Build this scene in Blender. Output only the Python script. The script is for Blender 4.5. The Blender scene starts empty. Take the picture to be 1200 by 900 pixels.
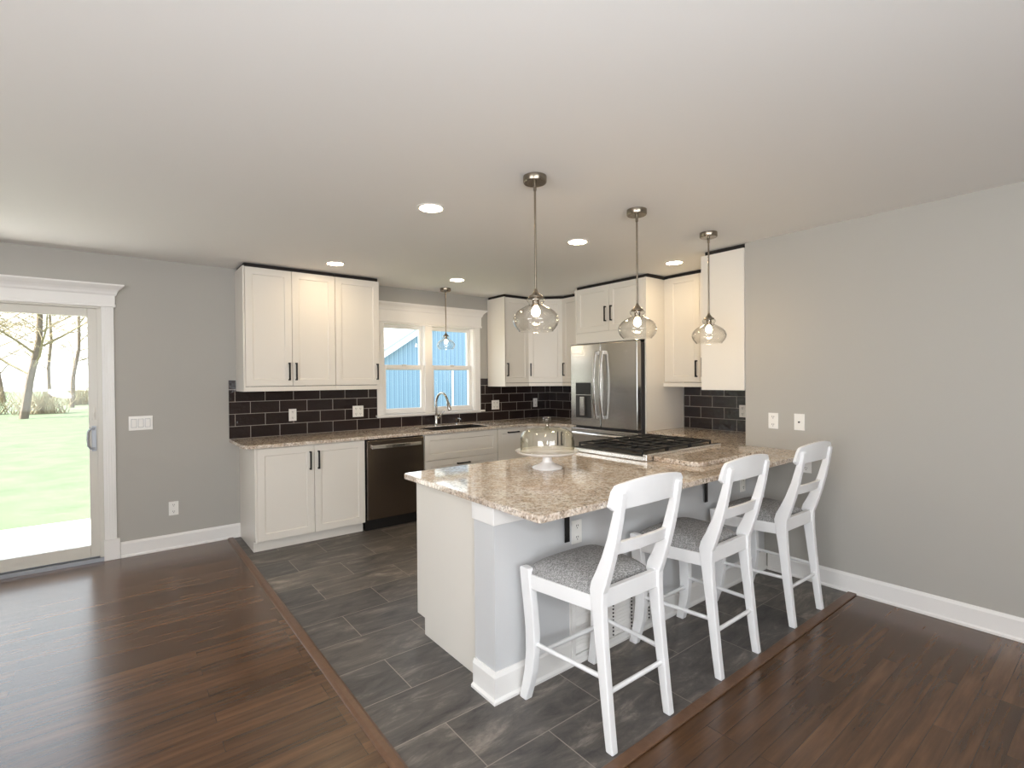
import bpy, bmesh, math, random
from mathutils import Vector, Matrix, Euler
random.seed(7)
C = bpy.context.scene.collection
SC = bpy.context.scene
R = math.radians

# ------------------------------------------------------------------ camera, sky, sun, lamps, exposure
CAM_H = 1.43
YAW, PITCH, ROLL = R(38.177), R(-0.558), R(-0.479)
fw = Vector((math.sin(YAW)*math.cos(PITCH), math.cos(YAW)*math.cos(PITCH), math.sin(PITCH)))
r0 = Vector((math.cos(YAW), -math.sin(YAW), 0)); u0 = r0.cross(fw)
rt = math.cos(ROLL)*r0 + math.sin(ROLL)*u0; up = -math.sin(ROLL)*r0 + math.cos(ROLL)*u0
cd = bpy.data.cameras.new('camera'); cam = bpy.data.objects.new('camera', cd); C.objects.link(cam)
cd.sensor_width = 36; cd.lens = 36*589.87/1200; cd.clip_start = 0.02; cd.clip_end = 400
cam.matrix_world = Matrix(((rt.x, up.x, -fw.x, 0), (rt.y, up.y, -fw.y, 0), (rt.z, up.z, -fw.z, CAM_H), (0, 0, 0, 1)))
SC.camera = cam

SC.view_settings.view_transform = 'Standard'; SC.view_settings.look = 'None'
SC.view_settings.gamma = 1; SC.view_settings.use_curve_mapping = False
SC.view_settings.exposure = 0.0
SC.cycles.use_denoising = True
SC.cycles.max_bounces = 10; SC.cycles.diffuse_bounces = 6; SC.cycles.transparent_max_bounces = 24
SC.cycles.sample_clamp_indirect = 6.0
SC.cycles.caustics_reflective = False; SC.cycles.caustics_refractive = False

SKY, SUN = 3.6, 24.0
REAR, SIDE = 92.0, 100.0        # added fill lamps at the unseen window openings, tilted up at the ceiling
FLASH, UPLIGHT = 11.0, 58.0      # flash at the camera, and an added uplight that brightens the ceiling
CAN, BULB = 80.0, 110.0         # recessed lights, pendant bulbs (emission)

W = bpy.data.worlds.new('sky'); SC.world = W; W.use_nodes = True
nt = W.node_tree; nt.nodes.clear()
o_ = nt.nodes.new('ShaderNodeOutputWorld'); b_ = nt.nodes.new('ShaderNodeBackground')
tc = nt.nodes.new('ShaderNodeTexCoord'); sp = nt.nodes.new('ShaderNodeSeparateXYZ'); cr = nt.nodes.new('ShaderNodeValToRGB')
cr.color_ramp.elements[0].position = 0.0; cr.color_ramp.elements[0].color = (1, 0.99, 0.96, 1)
cr.color_ramp.elements[1].position = 0.8; cr.color_ramp.elements[1].color = (0.62, 0.78, 1, 1)
nt.links.new(tc.outputs['Generated'], sp.inputs[0]); nt.links.new(sp.outputs[2], cr.inputs[0])
nt.links.new(cr.outputs[0], b_.inputs[0]); b_.inputs[1].default_value = SKY; nt.links.new(b_.outputs[0], o_.inputs[0])

def lamp(name, kind, loc, power, col, direction, **kw):
    d = bpy.data.lights.new(name, kind); d.energy = power; d.color = col
    for k, v in kw.items(): setattr(d, k, v)
    o = bpy.data.objects.new(name, d); C.objects.link(o); o.location = loc
    o.rotation_euler = Vector(direction).to_track_quat('-Z', 'Y').to_euler()
    return o
lamp('sun', 'SUN', (0, 0, 30), SUN, (1, 0.95, 0.86), (0.75, -0.02, -0.72), angle=R(0.6))
lamp('rear_fill', 'AREA', (-0.4, -3.42, 1.40), REAR, (0.90, 0.95, 1), (0, 1, 0.95), shape='RECTANGLE', size=2.5, size_y=1.4)  # added fill from behind the camera, tilted up to lift the ceiling
lamp('side_fill', 'AREA', (-3.42, 0.2, 1.40), SIDE, (0.97, 0.97, 1), (1, 0, 0.95), shape='RECTANGLE', size=2.1, size_y=1.4)  # added fill from the unseen left side, tilted up likewise
lamp('camera_flash', 'AREA', (0.10, -0.10, 1.64), FLASH, (0.93, 0.96, 1), (0.7, 0.72, -0.02), shape='DISK', size=0.14)
lamp('ceiling_fill', 'AREA', (-0.75, -0.95, 1.25), UPLIGHT, (0.88, 0.94, 1), (0.35, 0.42, 1), shape='DISK', size=0.3)  # unseen lamp added below the ceiling to brighten it

# ------------------------------------------------------------------ materials
def mat(name):
    m = bpy.data.materials.new(name); m.use_nodes = True; n = m.node_tree
    return m, n, n.nodes['Principled BSDF']
def node(n, t, **kw):
    x = n.nodes.new(t)
    for k, v in kw.items():
        if hasattr(x, k) and not k[0].isupper(): setattr(x, k, v)
        else: x.inputs[k].default_value = v
    return x
def S(r, g, b):
    f = lambda c: ((c/255)/12.92 if c/255 <= 0.04045 else ((c/255+0.055)/1.055)**2.4)
    return (f(r), f(g), f(b), 1)
def simple(name, col, rough=0.5, metal=0.0, bump=0.0, scale=60, var=0.0, coat=0.0, stretch=None):
    m, n, p = mat(name)
    p.inputs['Base Color'].default_value = col; p.inputs['Roughness'].default_value = rough; p.inputs['Metallic'].default_value = metal
    p.inputs['Coat Weight'].default_value = coat
    t = node(n, 'ShaderNodeTexCoord'); mp = node(n, 'ShaderNodeMapping'); n.links.new(t.outputs['Object'], mp.inputs[0])
    if stretch: mp.inputs['Scale'].default_value = stretch
    nz = node(n, 'ShaderNodeTexNoise', Scale=scale, Detail=3.0); n.links.new(mp.outputs[0], nz.inputs['Vector'])
    if bump:
        b = node(n, 'ShaderNodeBump', Strength=bump, Distance=0.01); n.links.new(nz.outputs[0], b.inputs['Height']); n.links.new(b.outputs[0], p.inputs['Normal'])
    if var:
        mx = node(n, 'ShaderNodeMix', data_type='RGBA'); n.links.new(nz.outputs[0], mx.inputs[0])
        mx.inputs[6].default_value = tuple(c*(1-var) for c in col[:3])+(1,); mx.inputs[7].default_value = tuple(min(1, c*(1+var)) for c in col[:3])+(1,)
        n.links.new(mx.outputs[2], p.inputs['Base Color'])
    return m
def emis(name, col, s):
    m, n, p = mat(name); p.inputs['Base Color'].default_value = (0.8, 0.8, 0.8, 1)
    p.inputs['Emission Color'].default_value = col; p.inputs['Emission Strength'].default_value = s
    return m
def glassy(name, tint=(1, 1, 1, 1), boost=1.0, edge=(1, 1, 1, 1)):
    m, n, p = mat(name); n.nodes.remove(p); out = n.nodes['Material Output']
    tr = node(n, 'ShaderNodeBsdfTransparent'); gl = node(n, 'ShaderNodeBsdfGlossy', Roughness=0.02)
    lw = node(n, 'ShaderNodeLayerWeight', Blend=0.5)
    mc = node(n, 'ShaderNodeMix', data_type='RGBA'); n.links.new(lw.outputs['Facing'], mc.inputs[0])
    mc.inputs[6].default_value = tint; mc.inputs[7].default_value = edge; n.links.new(mc.outputs[2], tr.inputs[0])
    pw = node(n, 'ShaderNodeMath', operation='POWER'); pw.inputs[1].default_value = 4.0; n.links.new(lw.outputs['Facing'], pw.inputs[0])
    ml = node(n, 'ShaderNodeMath', operation='MULTIPLY_ADD'); ml.inputs[1].default_value = 0.75*boost; ml.inputs[2].default_value = 0.035*boost; ml.use_clamp = True
    n.links.new(pw.outputs[0], ml.inputs[0])
    ms = node(n, 'ShaderNodeMixShader'); n.links.new(ml.outputs[0], ms.inputs[0]); n.links.new(tr.outputs[0], ms.inputs[1]); n.links.new(gl.outputs[0], ms.inputs[2])
    n.links.new(ms.outputs[0], out.inputs[0])
    return m
def posxyz(n):
    g = node(n, 'ShaderNodeNewGeometry'); s = node(n, 'ShaderNodeSeparateXYZ'); n.links.new(g.outputs['Position'], s.inputs[0]); return s
def brickvec(n, s, a, b, offa, offb):
    c = node(n, 'ShaderNodeCombineXYZ')
    for k, (ax, of) in enumerate(((a, offa), (b, offb))):
        m = node(n, 'ShaderNodeMath', operation='SUBTRACT'); m.inputs[1].default_value = of
        n.links.new(s.outputs[ax], m.inputs[0]); n.links.new(m.outputs[0], c.inputs[k])
    return c
def ramp(n, fac, stops):
    r = node(n, 'ShaderNodeValToRGB'); e = r.color_ramp.elements
    while len(e) < len(stops): e.new(0.5)
    for x, (p, c) in zip(e, stops): x.position = p; x.color = c
    n.links.new(fac, r.inputs[0]); return r
def mixc(n, fac, a, b, mode='MIX'):
    m = node(n, 'ShaderNodeMix', data_type='RGBA'); m.blend_type = mode
    for k, v in ((0, fac), (6, a), (7, b)):
        if hasattr(v, 'is_output'): n.links.new(v, m.inputs[k])
        else: m.inputs[k].default_value = v
    return m.outputs[2]

M = {}
M['wall'] = simple('wall_paint', S(176, 173, 166), 0.6, bump=0.05, scale=220)
M['halfwall'] = simple('half_wall_paint', S(206, 207, 208), 0.55, bump=0.05, scale=220)
M['ceiling'] = simple('ceiling_paint', S(238, 237, 235), 0.75, bump=0.04, scale=180)
M['white'] = simple('cabinet_white', S(230, 225, 216), 0.32, bump=0.01, scale=120)
M['trim'] = simple('trim_white', S(238, 236, 233), 0.35, bump=0.01, scale=90)
M['chair'] = simple('chair_paint', S(240, 240, 240), 0.4, bump=0.03, scale=70)
M['plastic'] = simple('white_plastic', S(240, 238, 233), 0.3)
M['slot'] = simple('dark_slot', S(40, 38, 36), 0.5)
M['black'] = simple('black_metal', S(18, 16, 15), 0.5)
M['iron'] = simple('cast_iron', S(20, 20, 21), 0.55, bump=0.1, scale=150)
M['bright'] = simple('bright_steel', (0.74, 0.73, 0.71, 1), 0.2, metal=1.0)
M['steel'] = simple('brushed_steel', (0.40, 0.385, 0.365, 1), 0.22, metal=1.0, bump=0.02, scale=40, stretch=(1, 1, 14))
M['darksteel'] = simple('dark_brushed_steel', (0.25, 0.205, 0.17, 1), 0.26, metal=1.0, bump=0.02, scale=40, stretch=(14, 1, 1))
M['sidesteel'] = simple('fridge_side', S(74, 72, 74), 0.45, metal=0.3)
M['basin'] = simple('sink_steel', (0.10, 0.09, 0.085, 1), 0.4, metal=0.9)
M['gapshade'] = simple('painted_gap_shade', S(34, 29, 26), 0.8)  # near-black colour standing in for shade between cabinet tops and ceiling
M['chrome'] = simple('polished_nickel', (0.50, 0.48, 0.45, 1), 0.1, metal=1.0)
M['bronze'] = simple('brushed_bronze', (0.29, 0.25, 0.20, 1), 0.27, metal=1.0)
M['ceramic'] = simple('white_ceramic', S(236, 234, 232), 0.15, coat=0.5)
M['glass'] = glassy('clear_glass', (0.995, 0.995, 0.99, 1), 1.3, (0.93, 0.92, 0.90, 1))
M['cakeglass'] = glassy('dome_glass', (0.998, 0.997, 0.99, 1), 1.3, (0.92, 0.91, 0.83, 1))
M['knobglass'] = glassy('knob_glass', (0.93, 0.92, 0.88, 1), 2.6, (0.5, 0.48, 0.40, 1))
M['pane'] = glassy('window_pane', (0.98, 0.99, 0.98, 1), 0.3)
M['can'] = emis('recessed_lens', (1, 0.77, 0.48, 1), CAN)
M['bulb'] = emis('bulb_glow', (1, 0.74, 0.44, 1), BULB)
M['vinyl'] = simple('door_vinyl', S(214, 210, 200), 0.35)
M['alu'] = simple('track_metal', S(150, 152, 156), 0.4, metal=0.5)

def granite():
    m, n, p = mat('granite')
    g = node(n, 'ShaderNodeNewGeometry'); P = g.outputs['Position']
    n1 = node(n, 'ShaderNodeTexNoise', Scale=22.0, Detail=5.0, Roughness=0.7); n3 = node(n, 'ShaderNodeTexNoise', Scale=7.0, Detail=3.0)
    v = node(n, 'ShaderNodeTexVoronoi', Scale=95.0); v2 = node(n, 'ShaderNodeTexVoronoi', Scale=160.0)
    for x in (n1, n3, v, v2): n.links.new(P, x.inputs['Vector'])
    g1 = node(n, 'ShaderNodeRGBToBW'); n.links.new(v.outputs['Color'], g1.inputs[0]); g2 = node(n, 'ShaderNodeRGBToBW'); n.links.new(v2.outputs['Color'], g2.inputs[0])
    base = ramp(n, g1.outputs[0], [(0.15, S(132, 120, 110)), (0.32, S(196, 181, 165)), (0.55, S(226, 217, 206)), (0.75, S(248, 246, 242))])
    fl = ramp(n, g2.outputs[0], [(0.19, S(92, 86, 83)), (0.28, S(208, 199, 188)), (0.85, S(244, 242, 238))])
    c1 = mixc(n, 0.42, base.outputs[0], fl.outputs[0])
    mot = ramp(n, n1.outputs[0], [(0.34, S(210, 194, 177)), (0.5, S(240, 233, 225)), (0.66, S(255, 253, 250))])
    c2 = mixc(n, 0.85, c1, mot.outputs[0], 'MULTIPLY')
    big = ramp(n, n3.outputs[0], [(0.35, S(240, 230, 220)), (0.65, S(255, 254, 252))])
    c3 = mixc(n, 0.7, c2, big.outputs[0], 'MULTIPLY')
    n.links.new(c3, p.inputs['Base Color']); p.inputs['Roughness'].default_value = 0.05; p.inputs['Specular IOR Level'].default_value = 0.55
    return m
M['granite'] = granite()

def subway(name, axis, off, offz):
    m, n, p = mat(name); s = posxyz(n); v = brickvec(n, s, axis, 2, off, offz)
    b = node(n, 'ShaderNodeTexBrick', **{'Scale': 1.0, 'Mortar Size': 0.0024, 'Mortar Smooth': 0.1, 'Brick Width': 0.254, 'Row Height': 0.1125, 'Bias': 0.0}); b.offset = 0.5
    b.inputs['Color1'].default_value = S(40, 32, 31); b.inputs['Color2'].default_value = S(50, 40, 38); b.inputs['Mortar'].default_value = S(168, 160, 152)
    n.links.new(v.outputs[0], b.inputs['Vector']); n.links.new(b.outputs['Color'], p.inputs['Base Color'])
    g = node(n, 'ShaderNodeNewGeometry'); nz = node(n, 'ShaderNodeTexNoise', Scale=26.0, Detail=2.0, Roughness=0.5); n.links.new(g.outputs['Position'], nz.inputs['Vector'])
    p.inputs['Specular IOR Level'].default_value = 0.38
    rr = node(n, 'ShaderNodeMapRange'); rr.inputs[3].default_value = 0.07; rr.inputs[4].default_value = 0.7; n.links.new(b.outputs['Fac'], rr.inputs[0]); n.links.new(rr.outputs[0], p.inputs['Roughness'])
    h = node(n, 'ShaderNodeMath', operation='MULTIPLY_ADD'); h.inputs[1].default_value = -0.5; n.links.new(b.outputs['Fac'], h.inputs[0]); n.links.new(nz.outputs[0], h.inputs[2])
    bp = node(n, 'ShaderNodeBump', Strength=0.55, Distance=0.006); n.links.new(h.outputs[0], bp.inputs['Height']); n.links.new(bp.outputs[0], p.inputs['Normal'])
    return m
M['tile_back'] = subway('subway_tile_back', 0, 0.852, 0.905)
M['tile_side'] = subway('subway_tile_side', 1, 2.615, 0.905)

def slate():
    m, n, p = mat('slate_tile'); s = posxyz(n); v = brickvec(n, s, 0, 1, 0.151-6.06, 1.512-3.035)
    b = node(n, 'ShaderNodeTexBrick', **{'Scale': 1.0, 'Mortar Size': 0.0022, 'Mortar Smooth': 0.1, 'Brick Width': 0.606, 'Row Height': 0.3035, 'Bias': 0.0}); b.offset = 0.5
    b.inputs['Color1'].default_value = (0, 0, 0, 1); b.inputs['Color2'].default_value = (1, 1, 1, 1); b.inputs['Mortar'].default_value = (0.5, 0.5, 0.5, 1)
    n.links.new(v.outputs[0], b.inputs['Vector'])
    bw = node(n, 'ShaderNodeRGBToBW'); n.links.new(b.outputs['Color'], bw.inputs[0])
    g = node(n, 'ShaderNodeNewGeometry'); mp = node(n, 'ShaderNodeMapping'); mp.inputs['Scale'].default_value = (2.4, 8.0, 1); mp.inputs['Rotation'].default_value = (0, 0, R(12)); n.links.new(g.outputs['Position'], mp.inputs[0])
    sc = node(n, 'ShaderNodeMath', operation='MULTIPLY'); sc.inputs[1].default_value = 17.0; n.links.new(bw.outputs[0], sc.inputs[0])
    nz = node(n, 'ShaderNodeTexNoise', noise_dimensions='4D', Scale=1.3, Detail=10.0, Roughness=0.7, Distortion=0.9); n.links.new(mp.outputs[0], nz.inputs['Vector']); n.links.new(sc.outputs[0], nz.inputs['W'])
    r = ramp(n, nz.outputs[0], [(0.30, S(54, 53, 53)), (0.44, S(86, 83, 81)), (0.55, S(103, 99, 95)), (0.70, S(156, 149, 141))])
    tint = ramp(n, bw.outputs[0], [(0.0, (0.66, 0.66, 0.68, 1)), (1.0, (1.12, 1.06, 0.98, 1))])
    c = mixc(n, 1.0, r.outputs[0], tint.outputs[0], 'MULTIPLY')
    c = mixc(n, b.outputs['Fac'], c, S(146, 138, 128))
    n.links.new(c, p.inputs['Base Color']); p.inputs['Roughness'].default_value = 0.42
    h = node(n, 'ShaderNodeMath', operation='MULTIPLY_ADD'); h.inputs[1].default_value = -0.8; n.links.new(b.outputs['Fac'], h.inputs[0]); n.links.new(nz.outputs[0], h.inputs[2])
    bp = node(n, 'ShaderNodeBump', Strength=0.35, Distance=0.004); n.links.new(h.outputs[0], bp.inputs['Height']); n.links.new(bp.outputs[0], p.inputs['Normal'])
    return m
M['slate'] = slate()

def wood(name, axis=0, dark=1.0):
    m, n, p = mat(name); s = posxyz(n); v = brickvec(n, s, axis, 1-axis, -7.31, -6.0)
    b = node(n, 'ShaderNodeTexBrick', **{'Scale': 1.0, 'Mortar Size': 0.0009, 'Mortar Smooth': 0.2, 'Brick Width': 1.15, 'Row Height': 0.072, 'Bias': 0.0}); b.offset = 0.37; b.offset_frequency = 3
    b.inputs['Color1'].default_value = (0, 0, 0, 1); b.inputs['Color2'].default_value = (1, 1, 1, 1); b.inputs['Mortar'].default_value = (0.3, 0.3, 0.3, 1)
    n.links.new(v.outputs[0], b.inputs['Vector']); bw = node(n, 'ShaderNodeRGBToBW'); n.links.new(b.outputs['Color'], bw.inputs[0])
    mp = node(n, 'ShaderNodeMapping'); mp.inputs['Scale'].default_value = (1.0, 13, 1); n.links.new(v.outputs[0], mp.inputs[0])
    sc = node(n, 'ShaderNodeMath', operation='MULTIPLY'); sc.inputs[1].default_value = 23.0; n.links.new(bw.outputs[0], sc.inputs[0])
    nz = node(n, 'ShaderNodeTexNoise', noise_dimensions='4D', Scale=2.0, Detail=6.0, Roughness=0.6, Distortion=0.05); n.links.new(mp.outputs[0], nz.inputs['Vector']); n.links.new(sc.outputs[0], nz.inputs['W'])
    k = dark
    r = ramp(n, nz.outputs[0], [(0.28, S(66*k, 46*k, 31*k)), (0.5, S(90*k, 64*k, 43*k)), (0.72, S(110*k, 80*k, 55*k))])
    tint = ramp(n, bw.outputs[0], [(0.0, (0.66, 0.64, 0.62, 1)), (1.0, (1.12, 1.08, 1.05, 1))])
    c = mixc(n, 1.0, r.outputs[0], tint.outputs[0], 'MULTIPLY'); c = mixc(n, b.outputs['Fac'], c, S(30, 20, 15))
    n.links.new(c, p.inputs['Base Color']); p.inputs['Roughness'].default_value = 0.24; p.inputs['Specular IOR Level'].default_value = 0.65
    h = node(n, 'ShaderNodeMath', operation='MULTIPLY_ADD'); h.inputs[1].default_value = -1.0; n.links.new(b.outputs['Fac'], h.inputs[0]); n.links.new(nz.outputs[0], h.inputs[2])
    bp = node(n, 'ShaderNodeBump', Strength=0.05, Distance=0.003); n.links.new(h.outputs[0], bp.inputs['Height']); n.links.new(bp.outputs[0], p.inputs['Normal'])
    return m
M['wood'] = wood('oak_floor', dark=1.02); M['woodstrip'] = simple('transition_wood', S(104, 76, 56), 0.35, bump=0.1, scale=30, var=0.25)

def fabric():
    m, n, p = mat('grey_weave'); t = node(n, 'ShaderNodeTexCoord')
    mp = node(n, 'ShaderNodeMapping'); mp.inputs['Scale'].default_value = (95, 230, 230); n.links.new(t.outputs['Object'], mp.inputs[0])
    b = node(n, 'ShaderNodeTexNoise', Scale=1.0, Detail=2.0, Roughness=0.6); n.links.new(mp.outputs[0], b.inputs['Vector'])
    r = ramp(n, b.outputs[0], [(0.36, S(112, 111, 110)), (0.5, S(148, 147, 146)), (0.64, S(180, 179, 178))]); n.links.new(r.outputs[0], p.inputs['Base Color']); p.inputs['Roughness'].default_value = 0.9
    bp = node(n, 'ShaderNodeBump', Strength=0.5, Distance=0.002); n.links.new(b.outputs[0], bp.inputs['Height']); n.links.new(bp.outputs[0], p.inputs['Normal'])
    return m
M['fabric'] = fabric()

def siding():
    m, n, p = mat('blue_metal_siding'); s = posxyz(n)
    a = node(n, 'ShaderNodeMath', operation='MULTIPLY'); a.inputs[1].default_value = 1/0.15; n.links.new(s.outputs[0], a.inputs[0])
    f = node(n, 'ShaderNodeMath', operation='FRACT'); n.links.new(a.outputs[0], f.inputs[0])
    r = ramp(n, f.outputs[0], [(0.0, S(92, 124, 150)), (0.3, S(150, 180, 202)), (0.42, S(98, 130, 158)), (0.9, S(126, 158, 182))])
    n.links.new(r.outputs[0], p.inputs['Base Color']); p.inputs['Roughness'].default_value = 0.5
    bp = node(n, 'ShaderNodeBump', Strength=0.6, Distance=0.03); n.links.new(f.outputs[0], bp.inputs['Height']); n.links.new(bp.outputs[0], p.inputs['Normal'])
    return m
M['siding'] = siding()
M['lawn'] = simple('lawn_grass', S(82, 94, 66), 0.9, bump=0.5, scale=2.2, var=0.5)
M['patio'] = simple('patio_concrete', S(214, 210, 202), 0.85, bump=0.15, scale=40, var=0.06)
M['bark'] = simple('pale_bark', S(96, 84, 70), 0.9, bump=0.5, scale=6, var=0.7)
M['twig'] = simple('dry_brush', S(138, 126, 98), 0.9, var=0.35, scale=8)
M['fascia'] = simple('barn_fascia', S(244, 244, 242), 0.5)
M['roof'] = simple('barn_roof', S(170, 176, 182), 0.5)

# ------------------------------------------------------------------ mesh helpers
class MB:
    """collects shapes in one bmesh; with a frame (origin, u) local x runs along u, local -y points out of the face, z is up"""
    def __init__(s, frame=None):
        s.bm = bmesh.new(); s.fr = frame
    def p(s, x, y, z):
        if s.fr is None: return Vector((x, y, z))
        o, u = s.fr; u = Vector((u[0], u[1], 0)); nrm = Vector((u.y, -u.x, 0))   # outward
        return Vector(o) + u*x - nrm*y + Vector((0, 0, z))
    def v(s, *c): return s.bm.verts.new(s.p(*c))
    def hexa(s, pts):
        vs = [s.v(*q) for q in pts]
        for f in ((0, 1, 2, 3), (4, 5, 6, 7), (0, 1, 5, 4), (1, 2, 6, 5), (2, 3, 7, 6), (3, 0, 4, 7)): s.bm.faces.new([vs[k] for k in f])
        return s
    def box(s, x0, x1, y0, y1, z0, z1):
        s.hexa([(x0, y0, z0), (x1, y0, z0), (x1, y1, z0), (x0, y1, z0), (x0, y0, z1), (x1, y0, z1), (x1, y1, z1), (x0, y1, z1)]); return s
    def prism(s, poly, axis, a, b):
        """poly of 2-D points; axis 'x': (y,z), 'y': (x,z), 'z': (x,y)"""
        f = {'x': lambda q, t: (t, q[0], q[1]), 'y': lambda q, t: (q[0], t, q[1]), 'z': lambda q, t: (q[0], q[1], t)}[axis]
        A = [s.v(*f(q, a)) for q in poly]; B = [s.v(*f(q, b)) for q in poly]; n = len(poly)
        s.bm.faces.new(A); s.bm.faces.new(B[::-1])
        for k in range(n): s.bm.faces.new((A[k], A[(k+1) % n], B[(k+1) % n], B[k]))
        return s
    def loft(s, rings, cap=True, close=False):
        L = [[s.v(*q) for q in r] for r in rings]; n = len(L[0])
        pairs = list(zip(L, L[1:])) + ([(L[-1], L[0])] if close else [])
        for A, B in pairs:
            for k in range(n): s.bm.faces.new((A[k], A[(k+1) % n], B[(k+1) % n], B[k]))
        if cap and not close: s.bm.faces.new(L[0]); s.bm.faces.new(L[-1][::-1])
        return s
    def tube(s, pts, r, n=8):
        pts = [Vector(q) for q in pts]; rr = r if hasattr(r, '__len__') else [r]*len(pts); rings = []; ref = None
        for k, q in enumerate(pts):
            d = (pts[min(k+1, len(pts)-1)] - pts[max(k-1, 0)]).normalized()
            if ref is None: ref = Vector((0, 0, 1)) if abs(d.z) < 0.9 else Vector((1, 0, 0))
            a = (ref - d*ref.dot(d)).normalized(); b = d.cross(a); ref = a
            rings.append([q + (a*math.cos(2*math.pi*j/n) + b*math.sin(2*math.pi*j/n))*rr[k] for j in range(n)])
        return s.loft(rings)
    def bar(s, a, b, wx, wz):
        """rectangular bar between two points, wx wide across (horizontal), wz tall"""
        a, b = Vector(a), Vector(b); d = (b-a).normalized(); side = d.cross(Vector((0, 0, 1))).normalized(); u = side.cross(d)
        rings = [[q+side*wx/2+u*wz/2, q-side*wx/2+u*wz/2, q-side*wx/2-u*wz/2, q+side*wx/2-u*wz/2] for q in (a, b)]
        return s.loft(rings)
    def lathe(s, prof, c=(0, 0), n=32, cap=True, close=False):
        return s.loft([[(c[0]+r*math.cos(2*math.pi*j/n), c[1]+r*math.sin(2*math.pi*j/n), z) for j in range(n)] for r, z in prof], cap, close)
    def cyl(s, c, axis, r, a, b, n=20):
        f = {'x': lambda p, q, t: (t, c[0]+p, c[1]+q), 'y': lambda p, q, t: (c[0]+p, t, c[1]+q), 'z': lambda p, q, t: (c[0]+p, c[1]+q, t)}[axis]
        return s.loft([[f(r*math.cos(2*math.pi*j/n), r*math.sin(2*math.pi*j/n), t) for j in range(n)] for t in (a, b)])
    def build(s, name, m, parent=None, bevel=0.0, smooth=False, seg=2, local=False):
        bm = s.bm; bmesh.ops.recalc_face_normals(bm, faces=bm.faces)
        co = [v.co for v in bm.verts]; lo = [min(c[k] for c in co) for k in range(3)]; hi = [max(c[k] for c in co) for k in range(3)]
        org = Vector(((lo[0]+hi[0])/2, (lo[1]+hi[1])/2, lo[2]))
        for v in bm.verts: v.co -= org
        me = bpy.data.meshes.new(name); bm.to_mesh(me); bm.free(); me.materials.append(M[m])
        if smooth:
            for f in me.polygons: f.use_smooth = True
            me.set_sharp_from_angle(angle=R(42))
        o = bpy.data.objects.new(name, me); C.objects.link(o); o.parent = parent
        o.location = org if local else org - wl(parent)
        if bevel:
            b = o.modifiers.new('bevel', 'BEVEL'); b.width = bevel; b.segments = seg; b.limit_method = 'ANGLE'; b.angle_limit = R(40)
        return o
def wl(o):
    p = Vector((0, 0, 0))
    while o is not None: p = p + o.location; o = o.parent
    return p
def tag(o, label, cat, group=None, kind=None):
    o['label'] = label; o['category'] = cat
    if group: o['group'] = group
    if kind: o['kind'] = kind
    return o
def thing(name, loc, label, cat, group=None, rz=0.0):
    o = bpy.data.objects.new(name, None); o.empty_display_size = 0.1; C.objects.link(o); o.location = loc; o.rotation_euler = (0, 0, rz)
    return tag(o, label, cat, group)
def struct(o, label=None, cat=None):
    o['kind'] = 'structure'
    if label: o['label'] = label; o['category'] = cat
    return o
def dup(o, parent=None, **kw):
    c = o.copy(); C.objects.link(c); c.parent = parent
    for ch in list(o.children): dup(ch, c)
    for k, v in kw.items():
        if k == 'loc': c.location = v
        elif k == 'rz': c.rotation_euler = (0, 0, v)
        elif k == 'scale': c.scale = (v, v, v)
        else: c[k] = v
    return c

# ------------------------------------------------------------------ the room
YB, XR, XK, ZC = 5.198, 3.807, 4.733, 2.46      # back wall, dining wall, kitchen side wall, ceiling
XL, YF = -3.5, -3.5
CT = 0.905                                       # worktop height

floor = MB().box(XL-0.2, 5.2, YF-0.2, YB+0.06, -0.12, 0.0).build('floor', 'wood'); struct(floor, 'dark brown oak strip floor of the dining area', 'floor')
ft = MB().box(0.825, XK, 1.235, YB, 0.0, 0.002).build('floor_kitchen', 'slate'); struct(ft, 'dark slate tile floor laid in the kitchen', 'floor')
struct(MB().box(XL-0.2, 5.2, YF-0.2, YB+0.35, ZC, ZC+0.14).build('ceiling', 'ceiling'), 'smooth white ceiling with recessed lights', 'ceiling')

# back wall with the door and the window openings
DX0, DX1, DZ = -1.96, -0.088, 2.045
WX0, WX1, WZ0, WZ1 = 2.295, 3.50, 1.05, 2.07
w = MB(); y0, y1 = YB, YB+0.16
w.box(XL-0.2, DX0, y0, y1, -0.12, ZC); w.box(DX0, DX1, y0, y1, DZ, ZC); w.box(DX1, WX0, y0, y1, -0.12, ZC)
w.box(WX0, WX1, y0, y1, -0.12, WZ0); w.box(WX0, WX1, y0, y1, WZ1, ZC); w.box(WX1, 5.0, y0, y1, -0.12, ZC)
struct(w.build('wall_back', 'wall'), 'grey painted wall with the patio door and the window', 'wall')
struct(MB().box(XR, 5.0, YF-0.2, 1.935, -0.12, ZC).build('wall_right', 'wall'), 'plain grey painted dining wall right of the stools', 'wall')
struct(MB().box(XK, 5.0, 1.935, YB, -0.12, ZC).build('wall_kitchen', 'wall'), 'kitchen wall behind the refrigerator', 'wall')
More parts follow.
